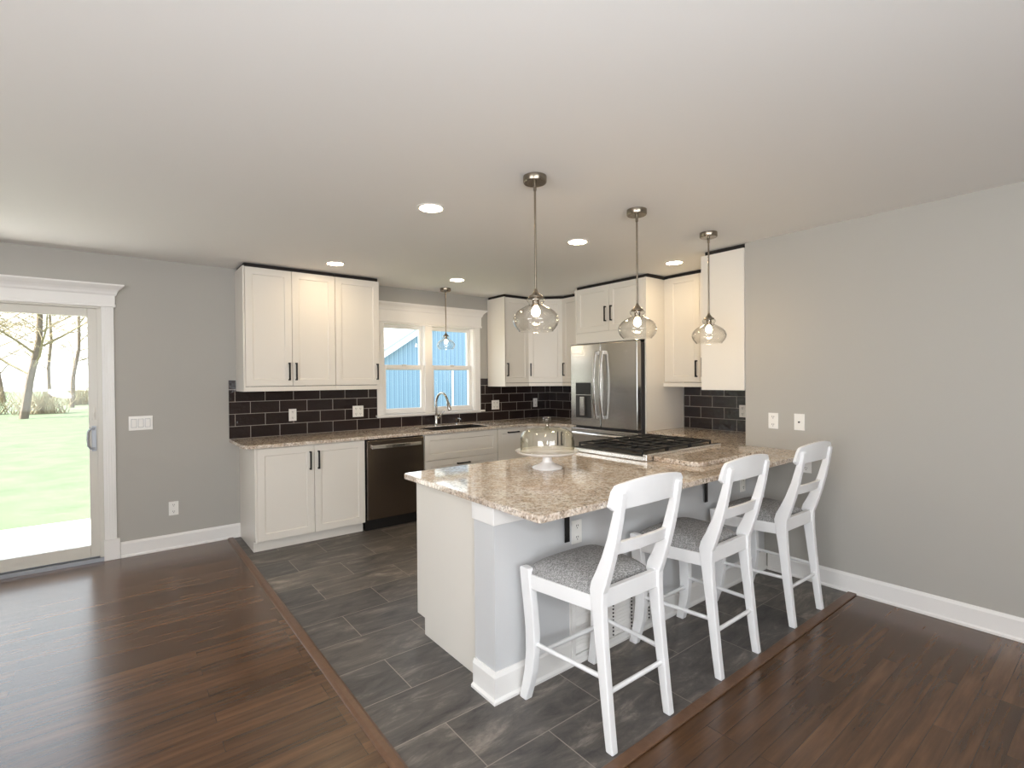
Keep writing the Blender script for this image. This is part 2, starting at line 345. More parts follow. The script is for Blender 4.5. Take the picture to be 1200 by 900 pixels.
# walls behind the camera with window openings
w = MB()
for a in ((XL, -1.75, 0, ZC), (0.95, XR, 0, ZC), (-1.75, 0.95, 0, 0.65), (-1.75, 0.95, 2.25, ZC)): w.box(a[0], a[1], YF-0.14, YF, a[2], a[3])
struct(w.build('wall_front', 'wall'), 'grey wall behind the viewer', 'wall')
w = MB()
for a in ((YF, -0.95, 0, ZC), (1.35, YB, 0, ZC), (-0.95, 1.35, 0, 0.65), (-0.95, 1.35, 2.25, ZC)): w.box(XL-0.14, XL, a[0], a[1], a[2], a[3])
struct(w.build('wall_left', 'wall'), 'grey wall left of the patio door', 'wall')
wf = MB(); wf.box(-1.75, -1.69, YF-0.1, YF+0.01, 0.65, 2.25).box(0.89, 0.95, YF-0.1, YF+0.01, 0.65, 2.25).box(-1.69, 0.89, YF-0.1, YF+0.01, 2.19, 2.25).box(-1.69, 0.89, YF-0.1, YF+0.01, 0.65, 0.71).box(-0.43, -0.37, YF-0.1, YF-0.04, 0.71, 2.19)
struct(wf.build('window_2', 'trim'), 'white framed window behind the viewer', 'window')
wf = MB(); wf.box(XL-0.1, XL+0.01, -0.95, -0.89, 0.65, 2.25).box(XL-0.1, XL+0.01, 1.29, 1.35, 0.65, 2.25).box(XL-0.1, XL+0.01, -0.89, 1.29, 2.19, 2.25).box(XL-0.1, XL+0.01, -0.89, 1.29, 0.65, 0.71)
struct(wf.build('window_3', 'trim'), 'white framed window in the left wall', 'window')

# baseboards: a flat board with an eased top and a shoe moulding
def bb_prof(s=1): return [(0, 0), (s*0.024, 0), (s*0.024, 0.012), (s*0.014, 0.02), (s*0.014, 0.108), (s*0.006, 0.126), (0, 0.126)]
struct(MB().prism([(YB-a, z) for a, z in bb_prof()], 'x', 0.012, 0.885).build('baseboard_back', 'trim'), 'white baseboard between the patio door and the cabinets', 'baseboard')
struct(MB().prism([(XR-a, z) for a, z in bb_prof()], 'y', YF, 1.765).build('baseboard_right', 'trim'), 'long white baseboard along the dining wall', 'baseboard')

# wooden transition strips round the slate
struct(MB().prism([(0.775, 0.0), (0.778, 0.006), (0.79, 0.011), (0.815, 0.011), (0.828, 0.004), (0.828, 0)], 'y', 1.19, YB-0.02).build('trim_1', 'woodstrip'), 'wooden threshold strip running back beside the slate', 'floor trim')
struct(MB().prism([(0.775, 1.19), (XR, 1.19), (XR, 1.24), (0.775, 1.24)], 'z', 0.0, 0.010).build('trim_2', 'woodstrip', bevel=0.004), 'wooden threshold strip in front of the bar stools', 'floor trim')

# crown-topped heads over the door and the window
def head(name, x0, x1, z0, z1, label, left=True):
    root = bpy.data.objects.new(name, None); C.objects.link(root); root.location = ((x0+x1)/2, YB, z0); struct(root, label, 'trim')
    h = z1-z0; e = 0.0
    MB().box(x0, x1, YB-0.024, YB, z0, z0+0.022).build('bead', 'trim', root, 0.004)
    MB().box(x0+0.006, x1-0.006, YB-0.018, YB, z0+0.022, z1-0.07).build('frieze', 'trim', root, 0.002)
    prof = [(0.020, z1-0.085), (0.026, z1-0.075), (0.030, z1-0.06), (0.034, z1-0.052), (0.042, z1-0.040), (0.060, z1-0.024), (0.072, z1-0.014), (0.076, z1-0.010), (0.076, z1)]
    MB().loft([[(x0-(d-0.02), YB-d, z), (x1+(d-0.02), YB-d, z), (x1+(d-0.02), YB, z), (x0-(d-0.02), YB, z)] for d, z in prof]).build('crown', 'trim', root)
    return root
head('trim_3', DX0-0.10, 0.006, 2.035, 2.215, 'white crown moulding head over the patio door')
head('trim_4', 2.20, 3.60, 2.068, 2.285, 'white crown moulding head over the kitchen window')

def casing(mb, x0, x1, z0, z1):
    mb.box(x0, x1, YB-0.016, YB, z0, z1)
    w_ = x1-x0
    for k in (0.16, 0.36, 0.58, 0.78): mb.box(x0+w_*k, x0+w_*(k+0.07), YB-0.0195, YB-0.016, z0, z1)
# patio door
door = bpy.data.objects.new('door_1', None); C.objects.link(door); door.location = (-1.0, YB, 0); struct(door, 'white sliding glass patio door onto the lawn', 'door')
mb = MB(); casing(mb, -0.088, -0.010, 0.165, 2.035); casing(mb, DX0-0.078, DX0, 0.165, 2.035); mb.build('casing', 'trim', door, 0.002)
mb = MB(); mb.box(-0.092, 0.010, YB-0.026, YB, 0, 0.165); mb.box(DX0-0.088, DX0+0.004, YB-0.026, YB, 0, 0.165); mb.build('plinth_block', 'trim', door, 0.003)
mb = MB(); mb.box(DX0, DX1, YB+0.0, YB+0.15, 2.02, DZ); mb.box(DX1-0.03, DX1, YB, YB+0.15, 0.03, 2.02); mb.box(DX0, DX0+0.03, YB, YB+0.15, 0.03, 2.02); mb.build('jamb', 'vinyl', door, 0.002)
mb = MB(); mb.box(DX0, DX1, YB-0.012, YB+0.16, -0.005, 0.030); mb.box(DX0, DX1, YB+0.03, YB+0.036, 0.03, 0.055); mb.box(DX0, DX1, YB+0.085, YB+0.09, 0.03, 0.055); mb.build('track', 'alu', door, 0.002)
def slider(x0, x1, yy, nm, pn, handle=False):
    mb = MB(); st = 0.062
    mb.box(x0, x0+st, yy, yy+0.04, 0.04, 2.02); mb.box(x1-st, x1, yy, yy+0.04, 0.04, 2.02); mb.box(x0+st, x1-st, yy, yy+0.04, 1.955, 2.02); mb.box(x0+st, x1-st, yy, yy+0.04, 0.04, 0.135)
    q = mb.build(nm, 'vinyl', door, 0.004)
    MB().box(x0+st, x1-st, yy+0.017, yy+0.023, 0.135, 1.955).build(pn, 'pane', q)
    if handle:
        hx = x1-0.030; yh = yy-0.032
        MB().tube([(hx, yy, 0.905), (hx, yh, 0.908), (hx-0.022, yh, 0.908), (hx-0.036, yh, 0.930), (hx-0.038, yh, 0.985), (hx-0.036, yh, 1.040), (hx-0.022, yh, 1.064), (hx, yh, 1.064), (hx, yy, 1.067)], 0.0085, 8).box(hx-0.014, hx+0.014, yy-0.008, yy, 0.885, 1.085).build('door_handle', 'alu', q, smooth=True)
        MB().box(hx-0.009, hx+0.009, yy-0.006, yy, 1.13, 1.23).box(hx-0.004, hx+0.004, yy-0.022, yy, 1.16, 1.19).build('door_latch', 'vinyl', q, 0.002)
slider(-1.03, DX1-0.025, YB+0.012, 'sliding_panel', 'pane', True)
slider(DX0+0.03, -0.98, YB+0.066, 'fixed_panel', 'pane')

# window
win = bpy.data.objects.new('window_1', None); C.objects.link(win); win.location = (2.9, YB, WZ0); struct(win, 'pair of white double hung windows over the sink', 'window')
mb = MB(); casing(mb, WX0-0.075, WX0, WZ0, 2.068); casing(mb, WX1-0.005, WX1+0.075, WZ0, 2.068); mb.build('casing', 'trim', win, 0.002)
MB().box(2.205, 3.625, YB-0.045, YB+0.05, WZ0-0.022, WZ0).build('window_stool', 'trim', win, 0.004)
MB().box(2.225, 3.58, YB-0.014, YB, WZ0-0.030, WZ0-0.022).build('apron', 'trim', win)
mb = MB(); mb.box(WX0, WX0+0.018, YB, YB+0.15, WZ0, WZ1); mb.box(WX1-0.018, WX1, YB, YB+0.15, WZ0, WZ1); mb.box(WX0, WX1, YB, YB+0.15, WZ1-0.018, WZ1); mb.box(WX0, WX1, YB+0.03, YB+0.16, WZ0, WZ0+0.016)
mb.box(2.82, 2.915, YB+0.012, YB+0.14, WZ0, WZ1); mb.build('window_frame', 'trim', win, 0.002)
for x0, x1 in ((WX0+0.018, 2.82), (2.915, WX1-0.018)):
    for nm, yy, z0, z1, rb, rt_ in (('upper_sash', YB+0.085, 1.545, 2.052, 0.045, 0.038), ('lower_sash', YB+0.045, 1.066, 1.60, 0.045, 0.048)):
        mb = MB(); s_ = 0.037
        mb.box(x0, x0+s_, yy, yy+0.035, z0, z1); mb.box(x1-s_, x1, yy, yy+0.035, z0, z1); mb.box(x0+s_, x1-s_, yy, yy+0.035, z0, z0+rb); mb.box(x0+s_, x1-s_, yy, yy+0.035, z1-rt_, z1)
        q = mb.build(nm, 'trim', win, 0.003); MB().box(x0+s_, x1-s_, yy+0.014, yy+0.019, z0+rb, z1-rt_).build('pane', 'pane', q)
        if nm == 'lower_sash': MB().box((x0+x1)/2-0.025, (x0+x1)/2+0.025, yy-0.012, yy+0.01, z1-0.012, z1+0.006).build('sash_lock', 'vinyl', q, 0.002)

# peninsula half wall with its end, cap band and baseboard
HX, HY0, HY1 = 1.305, 1.795, 1.955
hw = MB().box(HX, XR, HY0, HY1, 0, CT-0.03).build('wall_peninsula', 'halfwall'); struct(hw, 'low grey half wall facing the stools under the peninsula', 'wall')
struct(MB().prism([(HX-0.014, HY0-0.014), (XR, HY0-0.014), (XR, HY0), (HX, HY0), (HX, HY1), (HX-0.014, HY1)], 'z', 0.785, CT-0.031).build('trim_5', 'trim', bevel=0.003), 'white band along the top of the half wall', 'trim')
mb = MB()
rings = []
for a, z in ((0.026, 0), (0.026, 0.013), (0.015, 0.022), (0.015, 0.112), (0.006, 0.132), (0.0, 0.132)):
    rings.append([(HX-a, HY1-0.001, z), (HX-a, HY0-a, z), (XR, HY0-a, z), (XR, HY0+0.002, z), (HX+0.002, HY0+0.002, z), (HX+0.002, HY1-0.001, z)])
mb.loft(rings); struct(mb.build('baseboard_peninsula', 'trim'), 'white baseboard wrapping the end of the half wall', 'baseboard')

# ------------------------------------------------------------------ cabinets
def shaker(mb, u0, u1, z0, z1, t=0.019, fr=0.058, rec=0.007, y=0.0):
    """door slab whose back sits at local y and front at y-t"""
    A = [(u0, z0), (u1, z0), (u1, z1), (u0, z1)]; f = min(fr, (z1-z0)*0.32); B = [(u0+f, z0+f), (u1-f, z0+f), (u1-f, z1-f), (u0+f, z1-f)]
    B2 = [(u0+f+0.006, z0+f+0.006), (u1-f-0.006, z0+f+0.006), (u1-f-0.006, z1-f-0.006), (u0+f+0.006, z1-f-0.006)]
    k = [[mb.v(q[0], yy, q[1]) for q in P] for P, yy in ((A, y), (A, y-t), (B, y-t), (B2, y-t+rec))]
    mb.bm.faces.new(k[0])
    for a, b in zip(k, k[1:]):
        for j in range(4): mb.bm.faces.new((a[j], a[(j+1) % 4], b[(j+1) % 4], b[j]))
    mb.bm.faces.new(k[3]); return mb
def pull(fr, u, z, vertical=True, L=0.15, y=-0.019, parent=None, name='handle'):
    mb = MB(fr); h = L/2; w_ = 0.0072; d = 0.030
    if vertical:
        mb.box(u-w_, u+w_, y-d, y-d+0.009, z-h, z+h); mb.box(u-w_, u+w_, y-d, y, z-h, z-h+0.012); mb.box(u-w_, u+w_, y-d, y, z+h-0.012, z+h)
    else:
        mb.box(u-h, u+h, y-d, y-d+0.009, z-w_, z+w_); mb.box(u-h, u-h+0.012, y-d, y, z-w_, z+w_); mb.box(u+h-0.012, u+h, y-d, y, z-w_, z+w_)
    return mb.build(name, 'black', parent, 0.0015)
G = 0.0018
def fronts(fr, root, items):
    for kind, u0, u1, z0, z1, h in items:
        q = shaker(MB(fr), u0+G, u1-G, z0+G, z1-G).build(kind, 'white', root, 0.0012)
        if h: pull(fr, h[0], h[1], h[2], h[3], parent=q)

YC = YB-0.63                    # carcass front of the base run (doors stand 2 cm proud)
def base_cab(name, x0, x1, items, label, cat='cabinet', left_panel=False):
    root = thing(name, ((x0+x1)/2, (YC+YB)/2, 0), label, cat, 'white base cabinets')
    if name == 'sink_cabinet': MB().box(x0, x1, YC, YB-0.002, 0.095, 0.66).box(x0, x0+0.018, YC, YB-0.002, 0.66, CT-0.031).box(x1-0.018, x1, YC, YB-0.002, 0.66, CT-0.031).box(x0+0.018, x1-0.018, YC, YC+0.015, 0.66, CT-0.031).build('body', 'white', root)
    else: MB().box(x0, x1, YC, YB-0.002, 0.095, CT-0.031).build('body', 'white', root, 0.001)
    MB().box(x0+(0.0 if not left_panel else 0.016), x1, YC+0.055, YC+0.075, 0.002, 0.095).build('toe_kick', 'white', root)
    if left_panel: MB().prism([(YB-0.002, 0.002), (YC+0.055, 0.002), (YC+0.055, 0.095), (YC-0.019, 0.095), (YC-0.019, CT-0.031), (YB-0.002, CT-0.031)], 'x', x0-0.002, x0+0.0155).build('side_panel', 'white', root, 0.001)
    fronts(((0, YC, 0), (1, 0)), root, items)
    return root
base_cab('base_cabinet', 0.885, 1.822, [('door', 0.900, 1.360, 0.098, 0.868, (1.325, 0.735, True, 0.16)), ('door', 1.360, 1.820, 0.098, 0.868, (1.395, 0.735, True, 0.16))],
         'white two door base cabinet left of the dishwasher, at the end of the run', left_panel=True)
base_cab('sink_cabinet', 2.445, 3.365, [('drawer_front', 2.447, 3.363, 0.604, 0.868, None), ('drawer', 2.447, 3.363, 0.098, 0.600, (2.905, 0.545, False, 0.16))],
         'white base cabinet with wide drawers directly under the sink')
base_cab('base_cabinet', 3.368, 3.812, [('door', 3.370, 3.808, 0.098, 0.868, (3.585, 0.822, False, 0.16))],
         'white pull out cabinet with a bar handle at its top, right of the sink cabinet')
# diagonal corner base and the short cabinet beside the refrigerator
DA, DB = Vector((3.815, YC)), Vector((4.105, YC-0.29)); XC = DB.x
du = (DB-DA).normalized(); dl = (DB-DA).length
root = thing('corner_cabinet', (4.35, 4.8, 0), 'white diagonal corner base cabinet between sink run and refrigerator', 'cabinet', 'white base cabinets')
MB().prism([(DA.x, YB-0.002), (DA.x, DA.y), (DB.x, DB.y), (XK-0.002, DB.y), (XK-0.002, YB-0.002)], 'z', 0.095, CT-0.031).build('body', 'white', root)
MB().prism([(DA.x, YB-0.01), (DA.x, DA.y+0.06), (DB.x+0.06, DB.y), (XK-0.01, DB.y), (XK-0.01, YB-0.01)], 'z', 0.002, 0.095).build('toe_kick', 'white', root)
fronts(((DA.x, DA.y, 0), (du.x, du.y)), root, [('door', 0.006, dl-0.006, 0.098, 0.868, (dl-0.05, 0.735, True, 0.16))])
root = thing('base_cabinet', (4.4, 4.15, 0), 'narrow white base cabinet close against the left side of the refrigerator', 'cabinet', 'white base cabinets')
MB().box(XC, XK-0.002, 4.055, DB.y-0.002, 0.095, CT-0.031).build('body', 'white', root)
MB().box(XC+0.055, XK-0.01, 4.055, DB.y-0.002, 0.002, 0.095).build('toe_kick', 'white', root)
fronts(((XC, DB.y-0.004, 0), (0, -1)), root, [('door', 0.002, 0.214, 0.098, 0.868, (0.03, 0.735, True, 0.16))])

# dishwasher
dw = thing('dishwasher', (2.13, 4.85, 0), 'dark stainless dishwasher with a pale bar handle, left of the sink cabinet', 'dishwasher')
MB().box(1.830, 2.437, YC+0.01, YB-0.03, 0.09, CT-0.033).build('body', 'black', dw)
MB().box(1.836, 2.431, YC-0.028, YC+0.012, 0.112, CT-0.045).build('front_panel', 'darksteel', dw, 0.004)
MB().box(1.836, 2.431, YC+0.03, YC+0.05, 0.002, 0.112).build('toe_kick', 'black', dw)
mb = MB(); pts = []
for k in range(9):
    t = -1+k/4; pts.append((2.1335+t*0.255, YC-0.052-0.016*(1-t*t)))
mb.loft([[(x, y, 0.782), (x, y-0.010, 0.784), (x, y-0.010, 0.818), (x, y, 0.820)] for x, y in pts]); mb.box(1.880, 1.905, YC-0.055, YC-0.028, 0.785, 0.817).box(2.362, 2.387, YC-0.055, YC-0.028, 0.785, 0.817)
MB_h = mb.build('handle', 'bright', dw, 0.003)

# worktop of the back run with the sink cut-out
SX0, SX1, SY0, SY1 = 2.58, 3.32, 4.585, 5.000
ed = YC-0.045
ctop = MB(); z0, z1 = CT-0.03, CT
dn = Vector((du.y, -du.x))*0.045
P1 = DA+dn; P2 = DB+dn
outerL = [(2.95, YB-0.001), (0.803, YB-0.001), (0.803, ed+0.10), (0.812, ed+0.05), (0.835, ed+0.016), (0.88, ed), (2.95, ed)]
holeL = [(2.95, SY0), (SX0+0.006, SY0), (SX0, SY0+0.006), (SX0, SY1-0.006), (SX0+0.006, SY1), (2.95, SY1)]
outerR = [(2.95, ed), (P1.x-0.03, ed), (P1.x+0.01, ed-0.02), (P2.x-0.012, P2.y+0.025), (XC-0.045, P2.y-0.02), (XC-0.045, 4.045), (XK-0.001, 4.045), (XK-0.001, YB-0.001), (2.95, YB-0.001)]
holeR = [(2.95, SY1), (SX1-0.006, SY1), (SX1, SY1-0.006), (SX1, SY0+0.006), (SX1-0.006, SY0), (2.95, SY0)]
ctop.prism(outerL+holeL, 'z', z0, z1); ctop.prism(outerR+holeR, 'z', z0, z1)
bmesh.ops.remove_doubles(ctop.bm, verts=ctop.bm.verts, dist=0.0005)
# drop the inner faces on the seam
seam = [f for f in ctop.bm.faces if all(abs(v.co.x-2.95) < 0.001 for v in f.verts)]
bmesh.ops.delete(ctop.bm, geom=seam, context='FACES_ONLY')
tag(ctop.build('countertop', 'granite', None, 0.004), 'speckled granite worktop of the back run, with the sink set in it', 'countertop')
sk = thing('kitchen_sink', (2.95, 4.82, CT-0.23), 'stainless undermount sink set in the worktop below the window', 'sink')
mb = MB(); rect = lambda i: [(SX0+i, SY0+i), (SX1-i, SY0+i), (SX1-i, SY1-i), (SX0+i, SY1-i)]
O, Bp, D = rect(0.0045), rect(0.008), rect(0.035)
mb.loft([[(*q, z) for q in P] for P, z in ((O, CT-0.20), (O, CT-0.005), (Bp, CT-0.005), (Bp, CT-0.19), (D, CT-0.215), (D, CT-0.225), (O, CT-0.20))], cap=False)
mb.bm.verts.ensure_lookup_table(); mb.bm.faces.new([mb.bm.verts[k] for k in range(16, 20)])
mb.build('basin', 'basin', sk)
MB().lathe([(0.045, CT-0.2145), (0.045, CT-0.211), (0.03, CT-0.2105), (0.02, CT-0.213)], (2.95, 4.82), 24).build('drain', 'chrome', sk, smooth=True)
fa = thing('faucet', (2.87, 5.055, CT), 'chrome gooseneck pull down faucet behind the sink', 'faucet')
MB().lathe([(0.030, CT), (0.030, CT+0.006), (0.024, CT+0.012), (0.021, CT+0.03), (0.020, CT+0.10), (0.017, CT+0.115)], (2.87, 5.055), 24).build('base', 'chrome', fa, smooth=True)
pts = [(2.87, 5.055, CT+0.10), (2.87, 5.055, CT+0.27)]
for k in range(1, 13):
    a = math.pi*k/12*0.93; pts.append((2.87+0.003*k, 5.055-0.095*(1-math.cos(a)), CT+0.27+0.105*math.sin(a)))
MB().tube(pts, 0.0135, 12).build('spout', 'chrome', fa, smooth=True)
e_ = Vector(pts[-1]); d_ = Vector((0.01, -0.03, -0.1)).normalized()
MB().tube([e_, e_+d_*0.02, e_+d_*0.03, e_+d_*0.10, e_+d_*0.115], [0.0135, 0.015, 0.018, 0.021, 0.017], 14).build('spray_head', 'chrome', fa, smooth=True)
MB().tube([(2.885, 5.05, CT+0.085), (2.91, 5.045, CT+0.10), (2.945, 5.03, CT+0.15), (2.955, 5.025, CT+0.17)], [0.013, 0.011, 0.007, 0.006], 10).build('lever', 'chrome', fa, smooth=True)
sd = thing('soap_dispenser', (3.15, 5.06, CT), 'small chrome soap dispenser right of the faucet', 'soap dispenser')
MB().lathe([(0.020, CT), (0.020, CT+0.006), (0.011, CT+0.012), (0.009, CT+0.05), (0.012, CT+0.055), (0.012, CT+0.065)], (3.15, 5.06), 18).build('base', 'chrome', sd, smooth=True)
MB().tube([(3.15, 5.06, CT+0.06), (3.15, 5.04, CT+0.068), (3.15, 4.99, CT+0.064), (3.15, 4.975, CT+0.056)], [0.007, 0.007, 0.006, 0.005], 10).build('nozzle', 'chrome', sd, smooth=True)

# backsplashes
mb = MB(); a, b = YB-0.010, YB-0.0015; ZT = 1.44
mb.box(0.803, 2.219, a, b, CT, ZT); mb.box(2.219, 3.578, a, b, CT, WZ0-0.031); mb.box(3.578, XK-0.001, a, b, CT, ZT)
tag(mb.build('tile_backsplash', 'tile_back'), 'glossy dark brown subway tile backsplash running behind the sink', 'backsplash', kind='structure')
mb = MB(); mb.box(XK-0.010, XK-0.0015, 1.937, 3.06, CT, ZT); mb.box(XK-0.010, XK-0.0015, 4.04, YB-0.011, CT, ZT)
tag(mb.build('tile_backsplash', 'tile_side'), 'glossy dark brown subway tile backsplash right of the refrigerator', 'backsplash', kind='structure')

# wall cabinets
UZ0, UZ1, UR = 1.385, 2.424, 1.340
def wall_cab(x0, x1, items, label, left=False, right=False):
    root = thing('wall_cabinet', ((x0+x1)/2, YB-0.17, UZ0), label, 'cabinet', 'white wall cabinets')
    y = YB-0.351
    MB().box(x0, x1, y, YB-0.011, UZ0, UZ1).build('body', 'white', root, 0.001)
    MB().box(x0+0.004, x1-0.004, y+0.012, YB-0.012, UZ1+0.0005, ZC-0.001).build('gap_shade', 'gapshade', root)  # dark block put in as the shadow of the gap above
    mb = MB().box(x0, x1, y-0.019, y-0.001, UR, UZ0-0.004)
    mb.build('light_rail', 'white', root, 0.001)
    if left: MB().box(x0-0.014, x0-0.0005, y-0.019, YB-0.011, UR, UZ1+0.004).build('side_panel', 'white', root, 0.001)
    fronts(((0, y, 0), (1, 0)), root, items); return root
wall_cab(0.876, 1.652, [('door', 0.878, 1.262, UZ0, UZ1, (1.232, 1.515, True, 0.16)), ('door', 1.262, 1.650, UZ0, UZ1, (1.292, 1.515, True, 0.16))], 'white two door wall cabinet above the left end of the worktop', left=True)
wall_cab(1.653, 2.098, [('door', 1.655, 2.096, UZ0, UZ1, (2.068, 1.515, True, 0.16))], 'white single door wall cabinet just left of the window')
wall_cab(3.705, 4.072, [('door', 3.694, 4.070, UZ0, UZ1, (3.726, 1.545, True, 0.16))], 'white single door wall cabinet just right of the window', left=True)
root = thing('corner_cabinet', (4.4, 4.85, UZ0), 'white diagonal corner wall cabinet right of the window', 'cabinet', 'white wall cabinets')
ea, eb = Vector((4.074, YB-0.351)), Vector((XK-0.351, 4.538)); eu = (eb-ea).normalized(); el = (eb-ea).length
MB().prism([(ea.x, YB-0.011), (ea.x, ea.y), (eb.x, eb.y), (XK-0.011, eb.y), (XK-0.011, YB-0.011)], 'z', UZ0, UZ1).build('body', 'white', root)
MB().prism([(ea.x, YB-0.012), (ea.x+0.004, ea.y+0.016), (eb.x+0.016, eb.y+0.004), (XK-0.012, eb.y+0.004), (XK-0.012, YB-0.012)], 'z', UZ1+0.0005, ZC-0.001).build('gap_shade', 'gapshade', root)
MB(((ea.x, ea.y, 0), (eu.x, eu.y))).box(0.0, el, -0.019, -0.001, UR, UZ0-0.004).build('light_rail', 'white', root, 0.001)
fronts(((ea.x, ea.y, 0), (eu.x, eu.y)), root, [('door', 0.004, el-0.004, UZ0, UZ1, (0.036, 1.545, True, 0.16))])
def side_cab(ya, yb, items, label, x=XK-0.351):
    root = thing('wall_cabinet', (XK-0.17, (ya+yb)/2, UZ0), label, 'cabinet', 'white wall cabinets')
    MB().box(x, XK-0.011, ya, yb, UZ0, UZ1).build('body', 'white', root, 0.001)
    MB().box(x+0.012, XK-0.012, ya+0.002, yb-0.002, UZ1+0.0005, ZC-0.001).build('gap_shade', 'gapshade', root)
    MB().box(x-0.019, x-0.001, ya, yb, UR, UZ0-0.004).build('light_rail', 'white', root, 0.001)
    fronts(((x, yb, 0), (0, -1)), root, items); return root
side_cab(4.046, 4.535, [('door', 0.002, 0.486, UZ0, UZ1, (0.036, 1.545, True, 0.16))], 'white wall cabinet between the corner cabinet and the refrigerator')
side_cab(2.305, 3.064, [('door', 0.055, 0.405, UZ0, UZ1, (0.375, 1.515, True, 0.16)), ('door', 0.405, 0.755, UZ0, UZ1, None)], 'white wall cabinet right of the refrigerator with a handle at its edge')
# cabinet hung on the end wall: its plain side faces the room, flush with the dining wall
root = thing('wall_cabinet', (4.25, 2.11, UZ0), 'wall cabinet showing its plain white side, flush with the dining wall', 'cabinet', 'white wall cabinets')
MB().box(XR+0.004, XK-0.385, 1.937, 2.278, UR-0.004, UZ1).build('body', 'white', root)
MB().box(XR+0.016, XK-0.386, 1.939, 2.276, UZ1+0.0005, ZC-0.001).build('gap_shade', 'gapshade', root)
MB().box(XR-0.012, XR+0.003, 1.937, 2.298, UR-0.012, UZ1).build('side_panel', 'white', root, 0.0015)
fronts(((XK-0.37, 2.278, 0), (-1, 0)), root, [('door', 0.002, 0.55, UZ0, UZ1, (0.52, 1.515, True, 0.16))])
# tall panels and the cabinet over the refrigerator
fr_ = thing('refrigerator_cabinet', (4.4, 3.55, 0), 'tall white panels and two door cabinet around and over the refrigerator', 'cabinet')
FX = 4.09
MB().box(FX, XK-0.011, 3.067, 3.086, 0.002, UZ1).build('side_panel', 'white', fr_, 0.001)
MB().box(FX, XK-0.011, 4.022, 4.041, 0.002, UZ1).build('side_panel', 'white', fr_, 0.001)
MB().box(FX+0.02, XK-0.011, 3.087, 4.021, 1.84, UZ1).build('body', 'white', fr_)
MB().box(FX+0.035, XK-0.012, 3.07, 4.038, UZ1+0.0005, ZC-0.001).build('gap_shade', 'gapshade', fr_)
MB().box(FX+0.001, FX+0.019, 3.087, 4.021, 1.815, 1.93).build('filler_panel', 'white', fr_, 0.001)
fronts(((FX+0.02, 4.021, 0), (0, -1)), fr_, [('door', 0.002, 0.477, 1.933, UZ1, (0.437, 2.115, True, 0.16)), ('door', 0.477, 0.932, 1.933, UZ1, (0.517, 2.115, True, 0.16))])

# refrigerator
rf = thing('refrigerator', (4.3, 3.55, 0), 'stainless french door refrigerator with water dispenser', 'refrigerator')
F0, F1, FF = 3.098, 4.010, 3.985
MB().box(FF+0.075, XK-0.03, F0+0.004, F1-0.004, 0.03, 1.782).build('body', 'sidesteel', rf, 0.004)
for nm, a, b in (('door', 3.571, F1), ('door', F0, 3.566)):
    q = MB().box(FF, FF+0.070, a, b, 0.915, 1.80).build(nm, 'steel', rf, 0.010, seg=3)
    hy = 3.571+0.040 if a > 3.5 else 3.566-0.045
    pts = []
    for k in range(15):
        t = -1+k/7; pts.append((FF-0.030-0.034*(1-t*t), hy, 1.36+t*0.355))
    rings = [[(x-0.008, y+0.016, z), (x-0.014, y, z), (x-0.008, y-0.016, z), (x+0.008, y-0.012, z), (x+0.008, y+0.012, z)] for x, y, z in pts]
    hb = MB().loft(rings).box(FF-0.034, FF, hy-0.012, hy+0.012, 1.005, 1.04).box(FF-0.034, FF, hy-0.012, hy+0.012, 1.68, 1.715).build('handle', 'bright', q, 0.002)
    if a > 3.5:
        d = MB().box(FF-0.004, FF+0.002, 3.690, 3.935, 0.985, 1.392).build('dispenser', 'steel', q, 0.002)
    else:
        MB().box(FF-0.002, FF+0.001, 3.208, 3.222, 1.690, 1.706).box(FF-0.002, FF+0.001, 3.226, 3.236, 1.690, 1.706).box(FF-0.002, FF+0.001, 3.242, 3.252, 1.690, 1.706).box(FF-0.002, FF+0.001, 3.258, 3.268, 1.690, 1.706).build('badge', 'chrome', q)
        q['label'] = 'right hand door with small badge'
mb = MB().box(FF-0.006, FF-0.0041, 3.700, 3.925, 1.255, 1.385); mb.build('control_screen', 'black', rf, 0.001)
mb = MB().box(FF-0.006, FF-0.0041, 3.700, 3.925, 1.005, 1.250).build('dispenser_recess', 'slot', rf, 0.001)
MB().box(FF-0.03, FF-0.0062, 3.775, 3.85, 1.03, 1.235).build('dispenser_paddle', 'steel', rf, 0.008)
q = MB().box(FF, FF+0.070, F0, F1, 0.055, 0.893).build('freezer_drawer', 'steel', rf, 0.010, seg=3)
pts = [(FF-0.030-0.03*(1-(t*t)), 3.554+t*0.40, 0.838) for t in [-1+k/7 for k in range(15)]]
MB().loft([[(x-0.008, y, z+0.016), (x-0.014, y, z), (x-0.008, y, z-0.016), (x+0.008, y, z-0.012), (x+0.008, y, z+0.012)] for x, y, z in pts]).box(FF-0.034, FF, 3.16, 3.195, 0.826, 0.85).box(FF-0.034, FF, 3.913, 3.948, 0.826, 0.85).build('handle', 'bright', q, 0.002)
MB().box(FF+0.08, FF+0.10, F0+0.01, F1-0.01, 0.002, 0.055).build('base_grille', 'black', rf)

